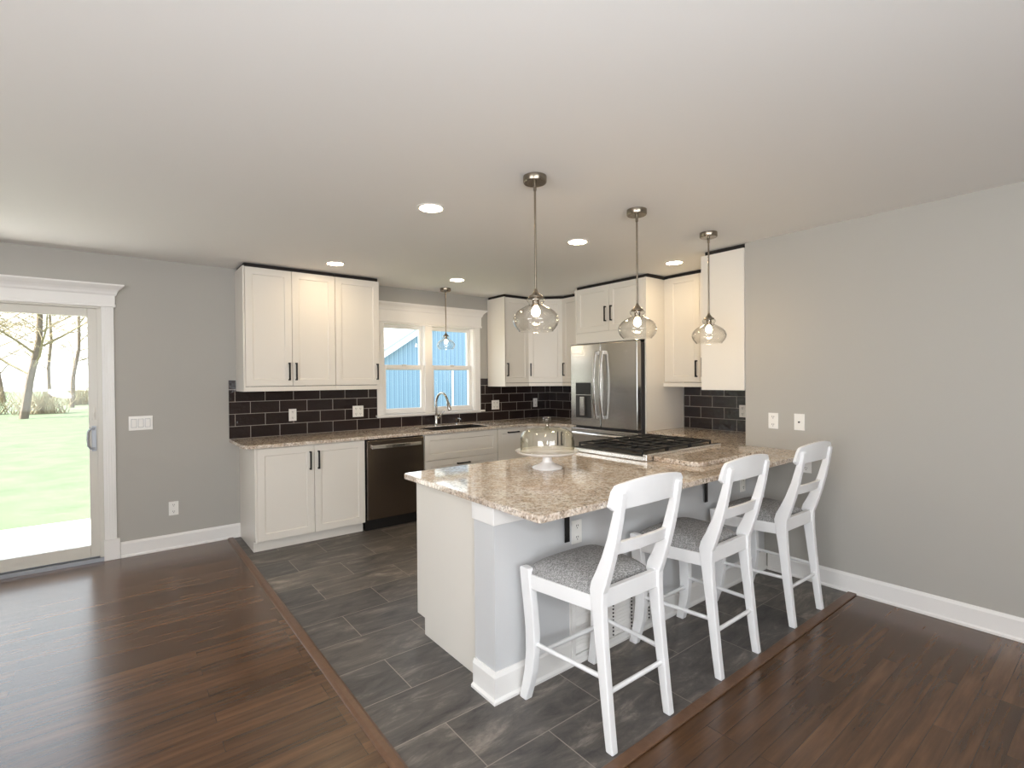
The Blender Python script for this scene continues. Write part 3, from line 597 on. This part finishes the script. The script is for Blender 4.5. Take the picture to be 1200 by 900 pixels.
# ------------------------------------------------------------------ peninsula
RX0, RX1, RY0, RY1 = 2.605, 3.47, 1.985, 2.585     # range
pen = thing('peninsula_cabinet', (1.95, 2.3, 0), 'white cabinets of the peninsula with a plain white end panel', 'cabinet')
MB().prism([(1.957, 0.002), (2.52, 0.002), (2.52, 0.095), (2.605, 0.095), (2.605, CT-0.031), (1.957, CT-0.031)], 'x', 1.345, 1.363).build('end_panel', 'white', pen, 0.0012)
MB().box(1.365, 2.598, 1.957, 2.585, 0.095, CT-0.031).build('body', 'white', pen)
MB().box(1.365, 2.598, 2.50, 2.52, 0.002, 0.095).build('toe_kick', 'white', pen)
fronts(((2.598, 2.585, 0), (-1, 0)), pen, [('door', 0.002, 0.41, 0.098, 0.868, (0.375, 0.735, True, 0.16)), ('door', 0.41, 0.82, 0.098, 0.868, (0.445, 0.735, True, 0.16)), ('drawer', 0.82, 1.232, 0.098, 0.868, (1.026, 0.80, False, 0.16))])
root = thing('base_cabinet', (4.1, 2.5, 0), 'white base cabinets between the range and the refrigerator, under the right worktop', 'cabinet')
MB().prism([(RX1+0.008, 1.957), (XK-0.012, 1.957), (XK-0.012, 3.064), (4.13, 3.064), (4.13, 2.585), (RX1+0.008, 2.585)], 'z', 0.095, CT-0.031).build('body', 'white', root)
MB().prism([(RX1+0.008, 1.96), (XK-0.02, 1.96), (XK-0.02, 3.06), (4.19, 3.06), (4.19, 2.52), (RX1+0.008, 2.52)], 'z', 0.002, 0.095).build('toe_kick', 'white', root)
fronts(((4.13, 2.585, 0), (-1, 0)), root, [('door', 0.02, 0.64, 0.098, 0.868, (0.60, 0.735, True, 0.16))])
fronts(((4.13, 3.064, 0), (0, -1)), root, [('door', 0.002, 0.455, 0.098, 0.868, (0.42, 0.735, True, 0.16))])
# one worktop: bar, peninsula and right-hand counter, notched round the range
PX0, PY0, PY1 = 1.262, 1.442, 2.61
mb = MB()
mb.prism([(PX0, PY0+0.012), (PX0+0.012, PY0), (XR-0.001, PY0), (XR-0.001, 1.934), (XR+0.001, 1.937), (XK-0.011, 1.937), (XK-0.011, 3.064), (4.085, 3.064), (4.085, PY1), (RX1+0.003, PY1), (RX1+0.003, RY0-0.003), (RX0-0.003, RY0-0.003), (RX0-0.003, PY1), (PX0+0.02, PY1), (PX0, PY1-0.02)], 'z', CT-0.03, CT)
tag(mb.build('countertop', 'granite', None, 0.004), 'speckled granite worktop of the peninsula, with the cooktop set in it', 'countertop')
mb = MB(); ya, yb, xa, xb = 1.630, RY0-0.035, 2.665, 3.46
mb.prism([(xa, yb), (xa, ya+0.055), (xa+0.015, ya+0.016), (xa+0.05, ya), (xb, ya), (xb, yb)], 'z', CT+0.0003, CT+0.028)
tag(mb.build('granite_slab', 'granite', None, 0.004), 'loose granite slab lying on the peninsula beside the cooktop', 'granite slab')

# range
rg = thing('gas_range', ((RX0+RX1)/2, (RY0+RY1)/2, 0), 'stainless gas range with black grates set in the peninsula', 'range')
DZk = CT+0.030
MB().box(RX0, RX1, RY0, RY1, 0.10, DZk-0.004).build('body', 'steel', rg, 0.002)
MB().box(RX0-0.008, RX1+0.008, RY0-0.020, RY1+0.01, CT+0.0005, DZk).build('cooktop', 'bright', rg, 0.004)
MB().box(RX0-0.004, RX1+0.012, RY0-0.033, RY0-0.002, CT+0.0006, CT+0.044).build('back_trim', 'bright', rg, 0.004)
MB().box(RX0+0.035, RX1-0.035, RY0+0.02, RY1-0.02, DZk, DZk+0.004).build('burner_pan', 'black', rg)
for bx, by, br in ((RX0+0.17, RY0+0.15, 0.045), (RX0+0.17, RY1-0.15, 0.05), ((RX0+RX1)/2, (RY0+RY1)/2, 0.055), (RX1-0.17, RY0+0.15, 0.042), (RX1-0.17, RY1-0.15, 0.05)):
    MB().lathe([(br*1.2, DZk+0.004), (br*1.2, DZk+0.010), (br, DZk+0.011), (br, DZk+0.022), (br*0.85, DZk+0.026)], (bx, by), 20).build('burner', 'iron', rg, smooth=True)
gw = (RX1-RX0-0.05)/3
for k in range(3):
    a = RX0+0.025+k*gw+0.004; b = a+gw-0.008; ya, yb = RY0+0.022, RY1-0.012; z = DZk+0.036
    mb = MB(); t = 0.012
    mb.box(a, b, ya, ya+t, z-t, z); mb.box(a, b, yb-t, yb, z-t, z); mb.box(a, a+t, ya+t, yb-t, z-t, z); mb.box(b-t, b, ya+t, yb-t, z-t, z)
    mb.box((a+b)/2-t/2, (a+b)/2+t/2, ya+t, yb-t, z-t, z+0.004)
    for f in (0.25, 0.5, 0.75): yy = ya+(yb-ya)*f; mb.box(a+t, (a+b)/2-t/2, yy-t/2, yy+t/2, z-t, z+0.004); mb.box((a+b)/2+t/2, b-t, yy-t/2, yy+t/2, z-t, z+0.004)
    for px_ in (a, b-t):
        for py_ in (ya, yb-t): mb.box(px_, px_+t, py_, py_+t, DZk+0.003, z-t)
    mb.build('grate', 'iron', rg, 0.002)
MB().prism([(RY1+0.001, 0.80), (RY1+0.055, 0.80), (RY1+0.055, 0.885), (RY1+0.012, DZk+0.006), (RY1+0.001, DZk+0.006)], 'x', RX0-0.004, RX1+0.004).build('control_panel', 'steel', rg, 0.003)
for k in range(5):
    x = RX0+0.12+k*(RX1-RX0-0.24)/4; q = MB().cyl((x, 0.842), 'y', 0.022, RY1+0.055, RY1+0.085).build('knob', 'black', rg, 0.003)
q = MB().box(RX0+0.004, RX1-0.004, RY1+0.001, RY1+0.045, 0.26, 0.79).build('oven_door', 'steel', rg, 0.004)
MB().tube([(RX0+0.06, RY1+0.045, 0.735), (RX0+0.06, RY1+0.085, 0.735), (RX1-0.06, RY1+0.085, 0.735), (RX1-0.06, RY1+0.045, 0.735)], 0.011, 10).build('handle', 'steel', q, smooth=True)
MB().box(RX0+0.12, RX1-0.12, RY1+0.0455, RY1+0.048, 0.36, 0.66).build('oven_window', 'black', q)
MB().box(RX0+0.004, RX1-0.004, RY1+0.001, RY1+0.04, 0.11, 0.25).build('warming_drawer', 'steel', rg, 0.004)
MB().box(RX0+0.02, RX1-0.02, RY0+0.05, RY1-0.03, 0.002, 0.10).build('toe_kick', 'black', rg)

# black brackets under the bar
def bracket(x, label):
    b = thing('shelf_bracket', (x, HY0, CT-0.03), label, 'bracket', 'brackets under the bar')
    MB().box(x-0.016, x+0.016, HY0-0.020, HY0-0.0145, 0.625, CT-0.032).cyl((x, 0.645), 'y', 0.007, HY0-0.023, HY0-0.020, 10).build('wall_leg', 'black', b, 0.001)
    MB().box(x-0.016, x+0.016, HY0-0.25, HY0-0.020, CT-0.038, CT-0.0315).build('top_leg', 'black', b, 0.001)
    MB().prism([(HY0-0.020, 0.76), (HY0-0.020, 0.80), (HY0-0.07, CT-0.038), (HY0-0.115, CT-0.038)], 'x', x-0.004, x+0.004).build('gusset', 'black', b)
bracket(1.735, 'black steel bracket under the bar behind the nearest stool')
bracket(2.985, 'black steel bracket under the bar behind the middle stool')

# ------------------------------------------------------------------ outlets and switches
def plate(loc, rz, label, slots=True, gangs=1, grp='white wall outlets', style='outlet'):
    w_ = 0.070+0.046*(gangs-1)
    o = thing({'outlet': 'wall_outlet', 'switch': 'light_switch', 'jack': 'cable_outlet', 'blank': 'wall_outlet'}[style], loc, label, {'outlet': 'outlet', 'switch': 'switch', 'jack': 'cable outlet', 'blank': 'outlet'}[style], grp)
    MB().box(-w_/2, w_/2, -0.006, 0, 0, 0.117).build('cover_plate', 'plastic', o, 0.002, local=True)
    for g in range(gangs):
        cx = (g-(gangs-1)/2)*0.046
        if style == 'switch': MB().box(cx-0.0185, cx+0.0185, -0.0066, -0.005, 0.0235, 0.0935).build('rocker_frame', 'alu', o, local=True)
        if style == 'switch': MB().hexa([(cx-0.016, -0.008, 0.026), (cx+0.016, -0.008, 0.026), (cx+0.016, -0.005, 0.026), (cx-0.016, -0.005, 0.026), (cx-0.016, -0.011, 0.091), (cx+0.016, -0.011, 0.091), (cx+0.016, -0.005, 0.091), (cx-0.016, -0.005, 0.091)]).build('rocker', 'plastic', o, 0.001, local=True)
        elif style == 'jack': MB().cyl((cx, 0.058), 'y', 0.006, -0.014, -0.005, 12).build('jack', 'black', o, local=True)
        else:
            for z in (0.030, 0.087):
                q = MB().cyl((cx, z), 'y', 0.0155, -0.0085, -0.005, 16).build('receptacle', 'plastic', o, local=True)
                mb = MB().box(cx-0.0075, cx-0.0045, -0.0095, -0.0084, z-0.001, z+0.009).box(cx+0.0045, cx+0.0075, -0.0095, -0.0084, z, z+0.008).cyl((cx, z-0.008), 'y', 0.003, -0.0095, -0.0084, 8)
                s_ = mb.build('slot', 'slot', q, local=True); s_.location -= q.location
    o.rotation_euler = (0, 0, rz); return o
mid = lambda a, b: (a+b)/2
plate((0.157, YB-0.0005, 1.032), 0, 'wide white switch plate with three rockers beside the patio door', gangs=3, style='switch', grp=None)
plate((0.375, YB-0.0005, 0.286), 0, 'white outlet low on the grey wall left of the base cabinet')
bs = YB-0.0105
plate((1.350, bs, 1.04), 0, 'white outlet on the tiles left of the dishwasher, under the two door cabinet')
plate((2.005, bs, 1.045), 0, 'wide white outlet on the tiles below the single door cabinet left of the window', gangs=2)
plate((3.805, bs, 1.045), 0, 'wide white outlet on the tiles right of the window', gangs=2)
plate((4.475, bs, 1.05), 0, 'white outlet on the dark tiles in the corner by the refrigerator')
plate((XK-0.0105, 2.425, 1.045), -math.pi/2, 'white outlet on the tiles half hidden by the dining wall edge')
plate((XR-0.0005, 1.725, 1.048), -math.pi/2, 'white outlet on the dining wall just above the bar worktop')
plate((XR-0.0005, 1.545, 1.050), -math.pi/2, 'white cable plate with one dark jack on the dining wall', style='jack', grp=None)
plate((XR-0.0005, 1.500, 0.755), -math.pi/2, 'white outlet on the dining wall below the bar, behind the farthest stool')
plate((1.815, HY0-0.0005, 0.600), 0, 'white outlet on the half wall beside the bracket at the nearest stool')
plate((3.480, HY0-0.0005, 0.620), 0, 'white outlet on the half wall seen through the middle stool back')

# return air grille low on the half wall
vg = thing('air_grille', (2.085, HY0-0.026, 0.025), 'white louvred air return grille low on the half wall behind the nearest stool', 'air vent')
gx0, gx1, gz0, gz1, gy = 1.758, 2.410, 0.030, 0.330, HY0-0.027
MB().box(gx0, gx1, gy, gy+0.006, gz0, gz0+0.022).box(gx0, gx1, gy, gy+0.006, gz1-0.022, gz1).box(gx0, gx0+0.022, gy, gy+0.006, gz0+0.022, gz1-0.022).box(gx1-0.022, gx1, gy, gy+0.006, gz0+0.022, gz1-0.022).build('frame', 'trim', vg, 0.001)
MB().box(gx0+0.004, gx1-0.004, gy+0.014, gy+0.0255, gz0+0.004, gz1-0.004).build('backing', 'trim', vg)
for k in range(13):
    z = gz0+0.028+k*0.0195
    MB().hexa([(gx0+0.022, gy+0.001, z), (gx1-0.022, gy+0.001, z), (gx1-0.022, gy+0.0125, z+0.010), (gx0+0.022, gy+0.0125, z+0.010), (gx0+0.022, gy+0.001, z+0.002), (gx1-0.022, gy+0.001, z+0.002), (gx1-0.022, gy+0.0125, z+0.012), (gx0+0.022, gy+0.0125, z+0.012)]).build('louver', 'trim', vg)
for x in (1.912, 2.064, 2.216, 2.372):
    mb = MB()
    for k in range(13): z = gz0+0.030+k*0.0195; mb.box(x-0.004, x+0.004, gy-0.0006, gy+0.0035, z, z+0.008)
    mb.build('slot', 'slot', vg)

# ------------------------------------------------------------------ bar stools
def stool(loc, label):
    r = thing('bar_stool', loc, label, 'bar stool', 'white bar stools along the peninsula')
    REAR_P = [(0.0, -0.215, -0.250), (0.10, -0.200, -0.238), (0.22, -0.184, -0.226), (0.34, -0.168, -0.214), (0.46, -0.152, -0.204), (0.55, -0.138, -0.200), (0.598, -0.132, -0.202), (0.63, -0.140, -0.214), (0.68, -0.166, -0.230), (0.74, -0.194, -0.248), (0.82, -0.224, -0.268), (0.90, -0.247, -0.284), (0.97, -0.266, -0.296), (1.000, -0.276, -0.300), (1.008, -0.282, -0.296)]
    FRONT_P = [(0.0, 0.258, 0.212), (0.06, 0.244, 0.194), (0.13, 0.231, 0.176), (0.22, 0.224, 0.165), (0.32, 0.228, 0.166), (0.42, 0.238, 0.174), (0.52, 0.247, 0.184), (0.585, 0.250, 0.188), (0.592, 0.246, 0.193)]
    for s in (-1, 1):
        mb = MB(); xo = lambda z: s*(0.178+0.004*(1-min(z, 0.6)/0.6)); t = 0.017
        mb.loft([[(xo(z)-t, f, z), (xo(z)+t, f, z), (xo(z)+t, b, z), (xo(z)-t, b, z)] for z, f, b in REAR_P]); mb.build('rear_leg', 'chair', r, 0.005, local=True)
        mb = MB(); xo = lambda z: s*(0.221-0.012*math.sin(math.pi*min(z, 0.6)/0.6)); t = 0.019
        mb.loft([[(xo(z)-t, f, z), (xo(z)+t, f, z), (xo(z)+t, b, z), (xo(z)-t, b, z)] for z, f, b in FRONT_P]); mb.build('front_leg', 'chair', r, 0.005, local=True)
    mb = MB()
    for s in (-1, 1): mb.bar((s*0.220, 0.20, 0.535), (s*0.180, -0.16, 0.545), 0.022, 0.062)
    mb.bar((-0.21, 0.222, 0.535), (0.21, 0.222, 0.535), 0.022, 0.062); mb.bar((-0.17, -0.178, 0.568), (0.17, -0.178, 0.568), 0.024, 0.074)
    mb.build('seat_frame', 'chair', r, 0.003, local=True)
    # cushion
    mb = MB(); N = 22; top = []
    for i in range(N+1):
        row = []
        for j in range(N+1):
            u, v = -1+2*i/N, -1+2*j/N; uu = math.copysign(abs(u)**0.8, u); vv = math.copysign(abs(v)**0.8, v)
            half = 0.190+0.017*(vv+1); y = 0.038+vv*0.188; x = uu*half
            k = max(0.0, (1-abs(uu)**5)*(1-abs(vv)**5)); row.append(mb.v(x, y, 0.572+0.058*k**0.5+0.014*(1-uu*uu)*(1-vv*vv)))
        top.append(row)
    bot = [[mb.v(-0.188, -0.148, 0.556), mb.v(0.188, -0.148, 0.556)], [mb.v(-0.222, 0.226, 0.556), mb.v(0.222, 0.226, 0.556)]]
    for i in range(N):
        for j in range(N): mb.bm.faces.new((top[i][j], top[i+1][j], top[i+1][j+1], top[i][j+1]))
    a, b, c, d = bot[0][0], bot[0][1], bot[1][1], bot[1][0]
    mb.bm.faces.new([a]+[top[i][0] for i in range(N+1)]+[b]); mb.bm.faces.new([b]+[top[N][j] for j in range(N+1)]+[c])
    mb.bm.faces.new([c]+[top[i][N] for i in range(N, -1, -1)]+[d]); mb.bm.faces.new([d]+[top[0][j] for j in range(N, -1, -1)]+[a]); mb.bm.faces.new((a, b, c, d))
    mb.build('seat_cushion', 'fabric', r, smooth=True, local=True)
    # crest rail in front of the posts, bowed backwards, with rounded ends
    mb = MB(); rings = []; X = 0.222
    for k in range(25):
        t = -1+k/12; x = t*X; e = max(0, (abs(t)-0.86)/0.14); rd = 0.020*(1-math.sqrt(max(0, 1-e*e)))
        zt = 1.028+0.022*(1-t*t)-rd; zb = 0.931+0.006*(1-t*t)+rd*0.9
        yo = -0.022*(1-t*t)
        rings.append([(x, -0.247+yo, zb), (x, -0.266+yo, zt), (x, -0.283+yo, zt), (x, -0.265+yo, zb)])
    mb.loft(rings); mb.build('crest_rail', 'chair', r, 0.003, local=True)
    mb = MB(); rings = []
    for k in range(13):
        t = -1+k/6; x = t*0.165; yo = -0.018*(1-t*t); zc = 0.004*(1-t*t)
        rings.append([(x, -0.212+yo, 0.748+zc), (x, -0.226+yo, 0.800+zc), (x, -0.244+yo, 0.800+zc), (x, -0.230+yo, 0.748+zc)])
    mb.loft(rings); mb.build('back_slat', 'chair', r, 0.002, local=True)
    for s in (-1, 1): MB().tube([(s*0.208, 0.19, 0.258), (s*0.180, -0.20, 0.268)], 0.010, 10).build('stretcher', 'chair', r, smooth=True, local=True)
    MB().tube([(-0.215, 0.195, 0.200), (0.215, 0.195, 0.200)], 0.010, 10).build('stretcher', 'chair', r, smooth=True, local=True)
    MB().tube([(-0.176, -0.205, 0.212), (0.176, -0.205, 0.212)], 0.010, 10).build('stretcher', 'chair', r, smooth=True, local=True)
    return r
s1 = stool((1.650, 1.502, 0.002), 'white wooden bar stool with grey seat nearest the camera')
s2 = dup(s1, loc=(2.412, 1.497, 0.002), rz=R(0.5), label='white wooden bar stool with grey seat, the middle one of three')
s3 = dup(s1, loc=(3.203, 1.492, 0.002), rz=R(-0.8), label='white wooden bar stool with grey seat closest to the dining wall')

# ------------------------------------------------------------------ cake stand
cx, cy = 1.985, 2.195
cs = thing('cake_stand', (cx, cy, CT), 'white pedestal cake stand on the peninsula', 'cake stand')
MB().lathe([(0.088, CT+0.0005), (0.090, CT+0.006), (0.082, CT+0.014), (0.045, CT+0.028), (0.030, CT+0.040), (0.027, CT+0.060), (0.030, CT+0.075), (0.036, CT+0.080)], (cx, cy), 40).build('pedestal', 'ceramic', cs, smooth=True)
MB().lathe([(0.036, CT+0.078), (0.120, CT+0.082), (0.165, CT+0.090), (0.184, CT+0.100), (0.187, CT+0.106), (0.182, CT+0.106), (0.160, CT+0.096), (0.02, CT+0.094)], (cx, cy), 48).build('plate', 'ceramic', cs, smooth=True)
cv = thing('cake_dome', (cx, cy, CT+0.097), 'clear glass dome with a knob covering the cake stand', 'cake dome')
z = CT+0.099; th = 0.003
prof = [(0.158, z), (0.159, z+0.02), (0.159, z+0.075), (0.155, z+0.095), (0.143, z+0.115), (0.118, z+0.130), (0.075, z+0.140), (0.030, z+0.146), (0.006, z+0.147)]
inner = [(max(r-th, 0.004), zz-(0.0 if k < 3 else 0.003)) for k, (r, zz) in enumerate(prof)][::-1]
MB().lathe(prof+inner, (cx, cy), 48, cap=False, close=True).build('dome', 'cakeglass', cv, smooth=True)
MB().lathe([(0.012, z+0.1475), (0.009, z+0.160), (0.012, z+0.166), (0.022, z+0.174), (0.026, z+0.186), (0.022, z+0.198), (0.010, z+0.204)], (cx, cy), 24).build('knob', 'knobglass', cv, smooth=True)

# ------------------------------------------------------------------ pendants and recessed lights
def pendant(x, y, label, drop=0.60, k=1.0, grp='glass pendants over the peninsula'):
    """k scales the shade; drop is ceiling to the top of the socket cap"""
    p = thing('pendant_lamp', (x, y, ZC), label, 'pendant lamp', grp); c = (0, 0)
    MB().lathe([(0.060, 0), (0.060, -0.028), (0.056, -0.033), (0.012, -0.033)], c, 32).build('canopy', 'bronze', p, smooth=True, local=True)
    MB().lathe([(0.0085, -0.032), (0.0085, -0.07), (0.0055, -0.071), (0.0055, -drop)], c, 12).build('rod', 'bronze', p, smooth=True, local=True)
    t = -drop+0.006
    MB().lathe([(0.007, t+0.012), (0.010, t), (0.022*k, t-0.016*k), (0.036*k, t-0.026*k), (0.037*k, t-0.034*k), (0.018*k, t-0.034*k), (0.018*k, t-0.075*k)], c, 24).build('socket_cap', 'bronze', p, smooth=True, local=True)
    P = [(0.034, -0.034), (0.044, -0.037), (0.047, -0.044), (0.045, -0.053), (0.038, -0.062), (0.040, -0.070), (0.052, -0.078), (0.072, -0.088), (0.094, -0.103), (0.110, -0.122), (0.118, -0.145), (0.117, -0.158), (0.110, -0.176), (0.098, -0.192), (0.090, -0.200), (0.088, -0.205)]
    out = [(r*k, t+z*k) for r, z in P]; inn = [(r*k-0.0022, t+z*k) for r, z in P][::-1]
    MB().lathe(out+inn, c, 40, cap=False, close=True).build('shade', 'glass', p, smooth=True, local=True)
    B = [(0.010, -0.074), (0.013, -0.080), (0.021, -0.090), (0.026, -0.103), (0.024, -0.117), (0.016, -0.127), (0.005, -0.131)]
    MB().lathe([(r*k*0.85, t+z*k) for r, z in B], c, 20).build('bulb', 'bulb', p, smooth=True, local=True)
    return p
p1 = pendant(1.690, 1.947, 'glass pendant lamp over the peninsula, largest and leftmost of the three', 0.588)
p2 = dup(p1, loc=(2.522, 1.956, ZC), label='glass pendant lamp over the peninsula, middle one of the three')
p3 = dup(p1, loc=(3.333, 1.958, ZC), label='glass pendant lamp over the peninsula, hanging before the plain cabinet side')
pendant(2.936, 4.935, 'small glass pendant lamp hanging in front of the sink window', 0.515, 0.88, grp=None)
def can(x, y, label):
    p = thing('recessed_light', (x, y, ZC), label, 'recessed light', 'recessed ceiling lights')
    MB().lathe([(0.088, 0.0), (0.090, -0.004), (0.078, -0.006), (0.068, -0.003), (0.068, 0.0)], (0, 0), 32, cap=False, close=True).build('trim_ring', 'trim', p, smooth=True, local=True)
    MB().lathe([(0.0675, -0.0015), (0.04, -0.0030), (0.005, -0.0035)], (0, 0), 28).build('lens', 'can', p, smooth=True, local=True)
    return p
k1 = can(1.499, 2.679, 'round recessed ceiling light nearest the camera, left of the first pendant')
for x, y, l in ((1.531, 4.452, 'round recessed ceiling light in front of the left wall cabinets'), (2.782, 4.444, 'round recessed ceiling light near the pendant at the sink window'), (2.748, 2.680, 'round recessed ceiling light between the first and second peninsula pendants'), (3.945, 2.651, 'round recessed ceiling light beside the wall cabinet right of the refrigerator')):
    dup(k1, loc=(x, y, ZC), label=l)

# ------------------------------------------------------------------ outside
GZ = -0.20
struct(MB().box(-90, 90, YB+0.16, 140, GZ-0.3, GZ).build('ground', 'lawn'), 'bright green lawn beyond the patio door', 'lawn')
struct(MB().box(-4.2, 1.2, YB+0.165, 7.55, GZ-0.1, GZ+0.07).build('patio', 'patio', None, 0.01), 'pale concrete patio outside the sliding door', 'patio')
bn = thing('barn', (9.6, 14, GZ), 'light blue metal barn with white roof edge outside the kitchen window', 'barn')
EX0, EX1, EZ, RXX, RZ, BY = 5.85, 13.35, 1.92, 9.6, 4.33, 14.0
MB().prism([(EX0, GZ), (EX1, GZ), (EX1, EZ), (RXX, RZ), (EX0, EZ)], 'y', BY, BY+9).build('wall', 'siding', bn)
for xa, za, xb, zb in ((EX0-0.35, EZ-0.225, RXX, RZ), (EX1+0.35, EZ-0.225, RXX, RZ)):
    MB().prism([(xa, za-0.02), (xb, zb-0.02), (xb, zb+0.22), (xa, za+0.22)], 'y', BY-0.22, BY-0.17).build('fascia', 'fascia', bn)
    MB().prism([(xa, za+0.16), (xb, zb+0.16), (xb, zb+0.24), (xa, za+0.24)], 'y', BY-0.25, BY+9.2).build('roof', 'roof', bn)
MB().box(8.51, 8.565, BY-0.06, BY, GZ, 1.72).build('door_trim', 'fascia', bn)

def tree(loc, h, lean, seed, label, spread=0.55, levels=4, r0=0.16, name='bare_tree'):
    rnd = random.Random(seed); root = thing(name, loc, label, 'tree', 'bare trees beyond the lawn')
    tr, br = MB(), MB()
    def grow(p, d, L, r, lev, mbx):
        n = 4; pts = [p]; q = Vector(p); dd = Vector(d)
        for k in range(n):
            dd = (dd + Vector((rnd.uniform(-1, 1), rnd.uniform(-1, 1), rnd.uniform(-0.6, 0.9)))*0.16).normalized(); q = q+dd*L/n; pts.append(q.copy())
        mbx.tube(pts, [r*(1-0.55*k/n) for k in range(n+1)], 6 if lev == 0 else 4)
        if lev >= levels: return
        m = 11 if lev == 0 else (6 if lev < 3 else 4)
        for k in range(m):
            f = (0.22 if lev == 0 else 0.3)+(1-(0.22 if lev == 0 else 0.3))*(k+rnd.random())/m; i = min(n-1, int(f*n)); b = pts[i].lerp(pts[i+1], f*n-i)
            az = rnd.uniform(0, 2*math.pi); nd = (dd*rnd.uniform(0.25, 0.7) + Vector((math.cos(az), math.sin(az), rnd.uniform(-0.15, 0.35)))*spread*1.6).normalized()
            grow(b, nd, L*rnd.uniform(0.42, 0.62), max(0.010, r*(1-0.5*f)*0.42), lev+1, br)
    grow(Vector((0, 0, 0)), Vector((lean[0], lean[1], 1)).normalized(), h*0.8, r0, 0, tr)
    tr.build('trunk', 'bark', root, local=True, smooth=True); br.build('branches', 'twig', root, local=True)
    return root
def wp(px, depth):       # a spot on the lawn seen at picture column px
    la = (px-600)/589.87*depth; return (la*math.cos(YAW)+depth*math.sin(YAW), -la*math.sin(YAW)+depth*math.cos(YAW), GZ)
tree(wp(27, 23), 9.0, (0.22, -0.05), 3, 'leaning bare tree at the far edge of the lawn', r0=0.17)
tree(wp(84, 33), 10.0, (0.0, 0.0), 5, 'upright bare tree behind the lawn near the door stile', r0=0.13)
tree(wp(4, 43), 13.0, (-0.05, 0.05), 8, 'bare tree behind and left of the leaning one', r0=0.17)
tree(wp(58, 55), 16.0, (0.05, 0.0), 13, 'thin bare tree far back between the two nearest trunks', r0=0.18)
tree(wp(108, 88), 22.0, (0.0, 0.03), 34, 'bare tree farthest back, right at the door stile', r0=0.22)
tree(wp(470, 26), 10.0, (-0.12, 0.0), 21, 'bare tree rising behind the blue barn', r0=0.17)
# brush along the far edge of the lawn
for i, (px_, dp, hh) in enumerate(((-24, 26, 1.5), (48, 26.5, 1.7), (98, 37, 2.4))):
    lb = ('low dry brush left of the leaning tree', 'low dry brush right beside the leaning tree', 'low dry brush farthest right, beside the door stile')[i]
    rnd = random.Random(40+i); mb = MB(); root = thing('dry_bush', wp(px_, dp), lb, 'bush', 'dry brush along the lawn edge')
    for k in range(170):
        a, rr = rnd.uniform(0, 6.283), rnd.uniform(0, 0.9); b = Vector((math.cos(a)*rr*1.3, math.sin(a)*rr*0.6, 0)); d = Vector((rnd.uniform(-0.7, 0.7), rnd.uniform(-0.7, 0.7), 1)); L = hh*rnd.uniform(0.4, 1)
        mb.tube([b, b+d*L*0.5+Vector((rnd.uniform(-.1, .1), rnd.uniform(-.1, .1), 0)), b+d*L+Vector((rnd.uniform(-.3, .3), rnd.uniform(-.3, .3), 0))], [0.02, 0.013, 0.006], 3)
    mb.build('twigs', 'twig', root, local=True)
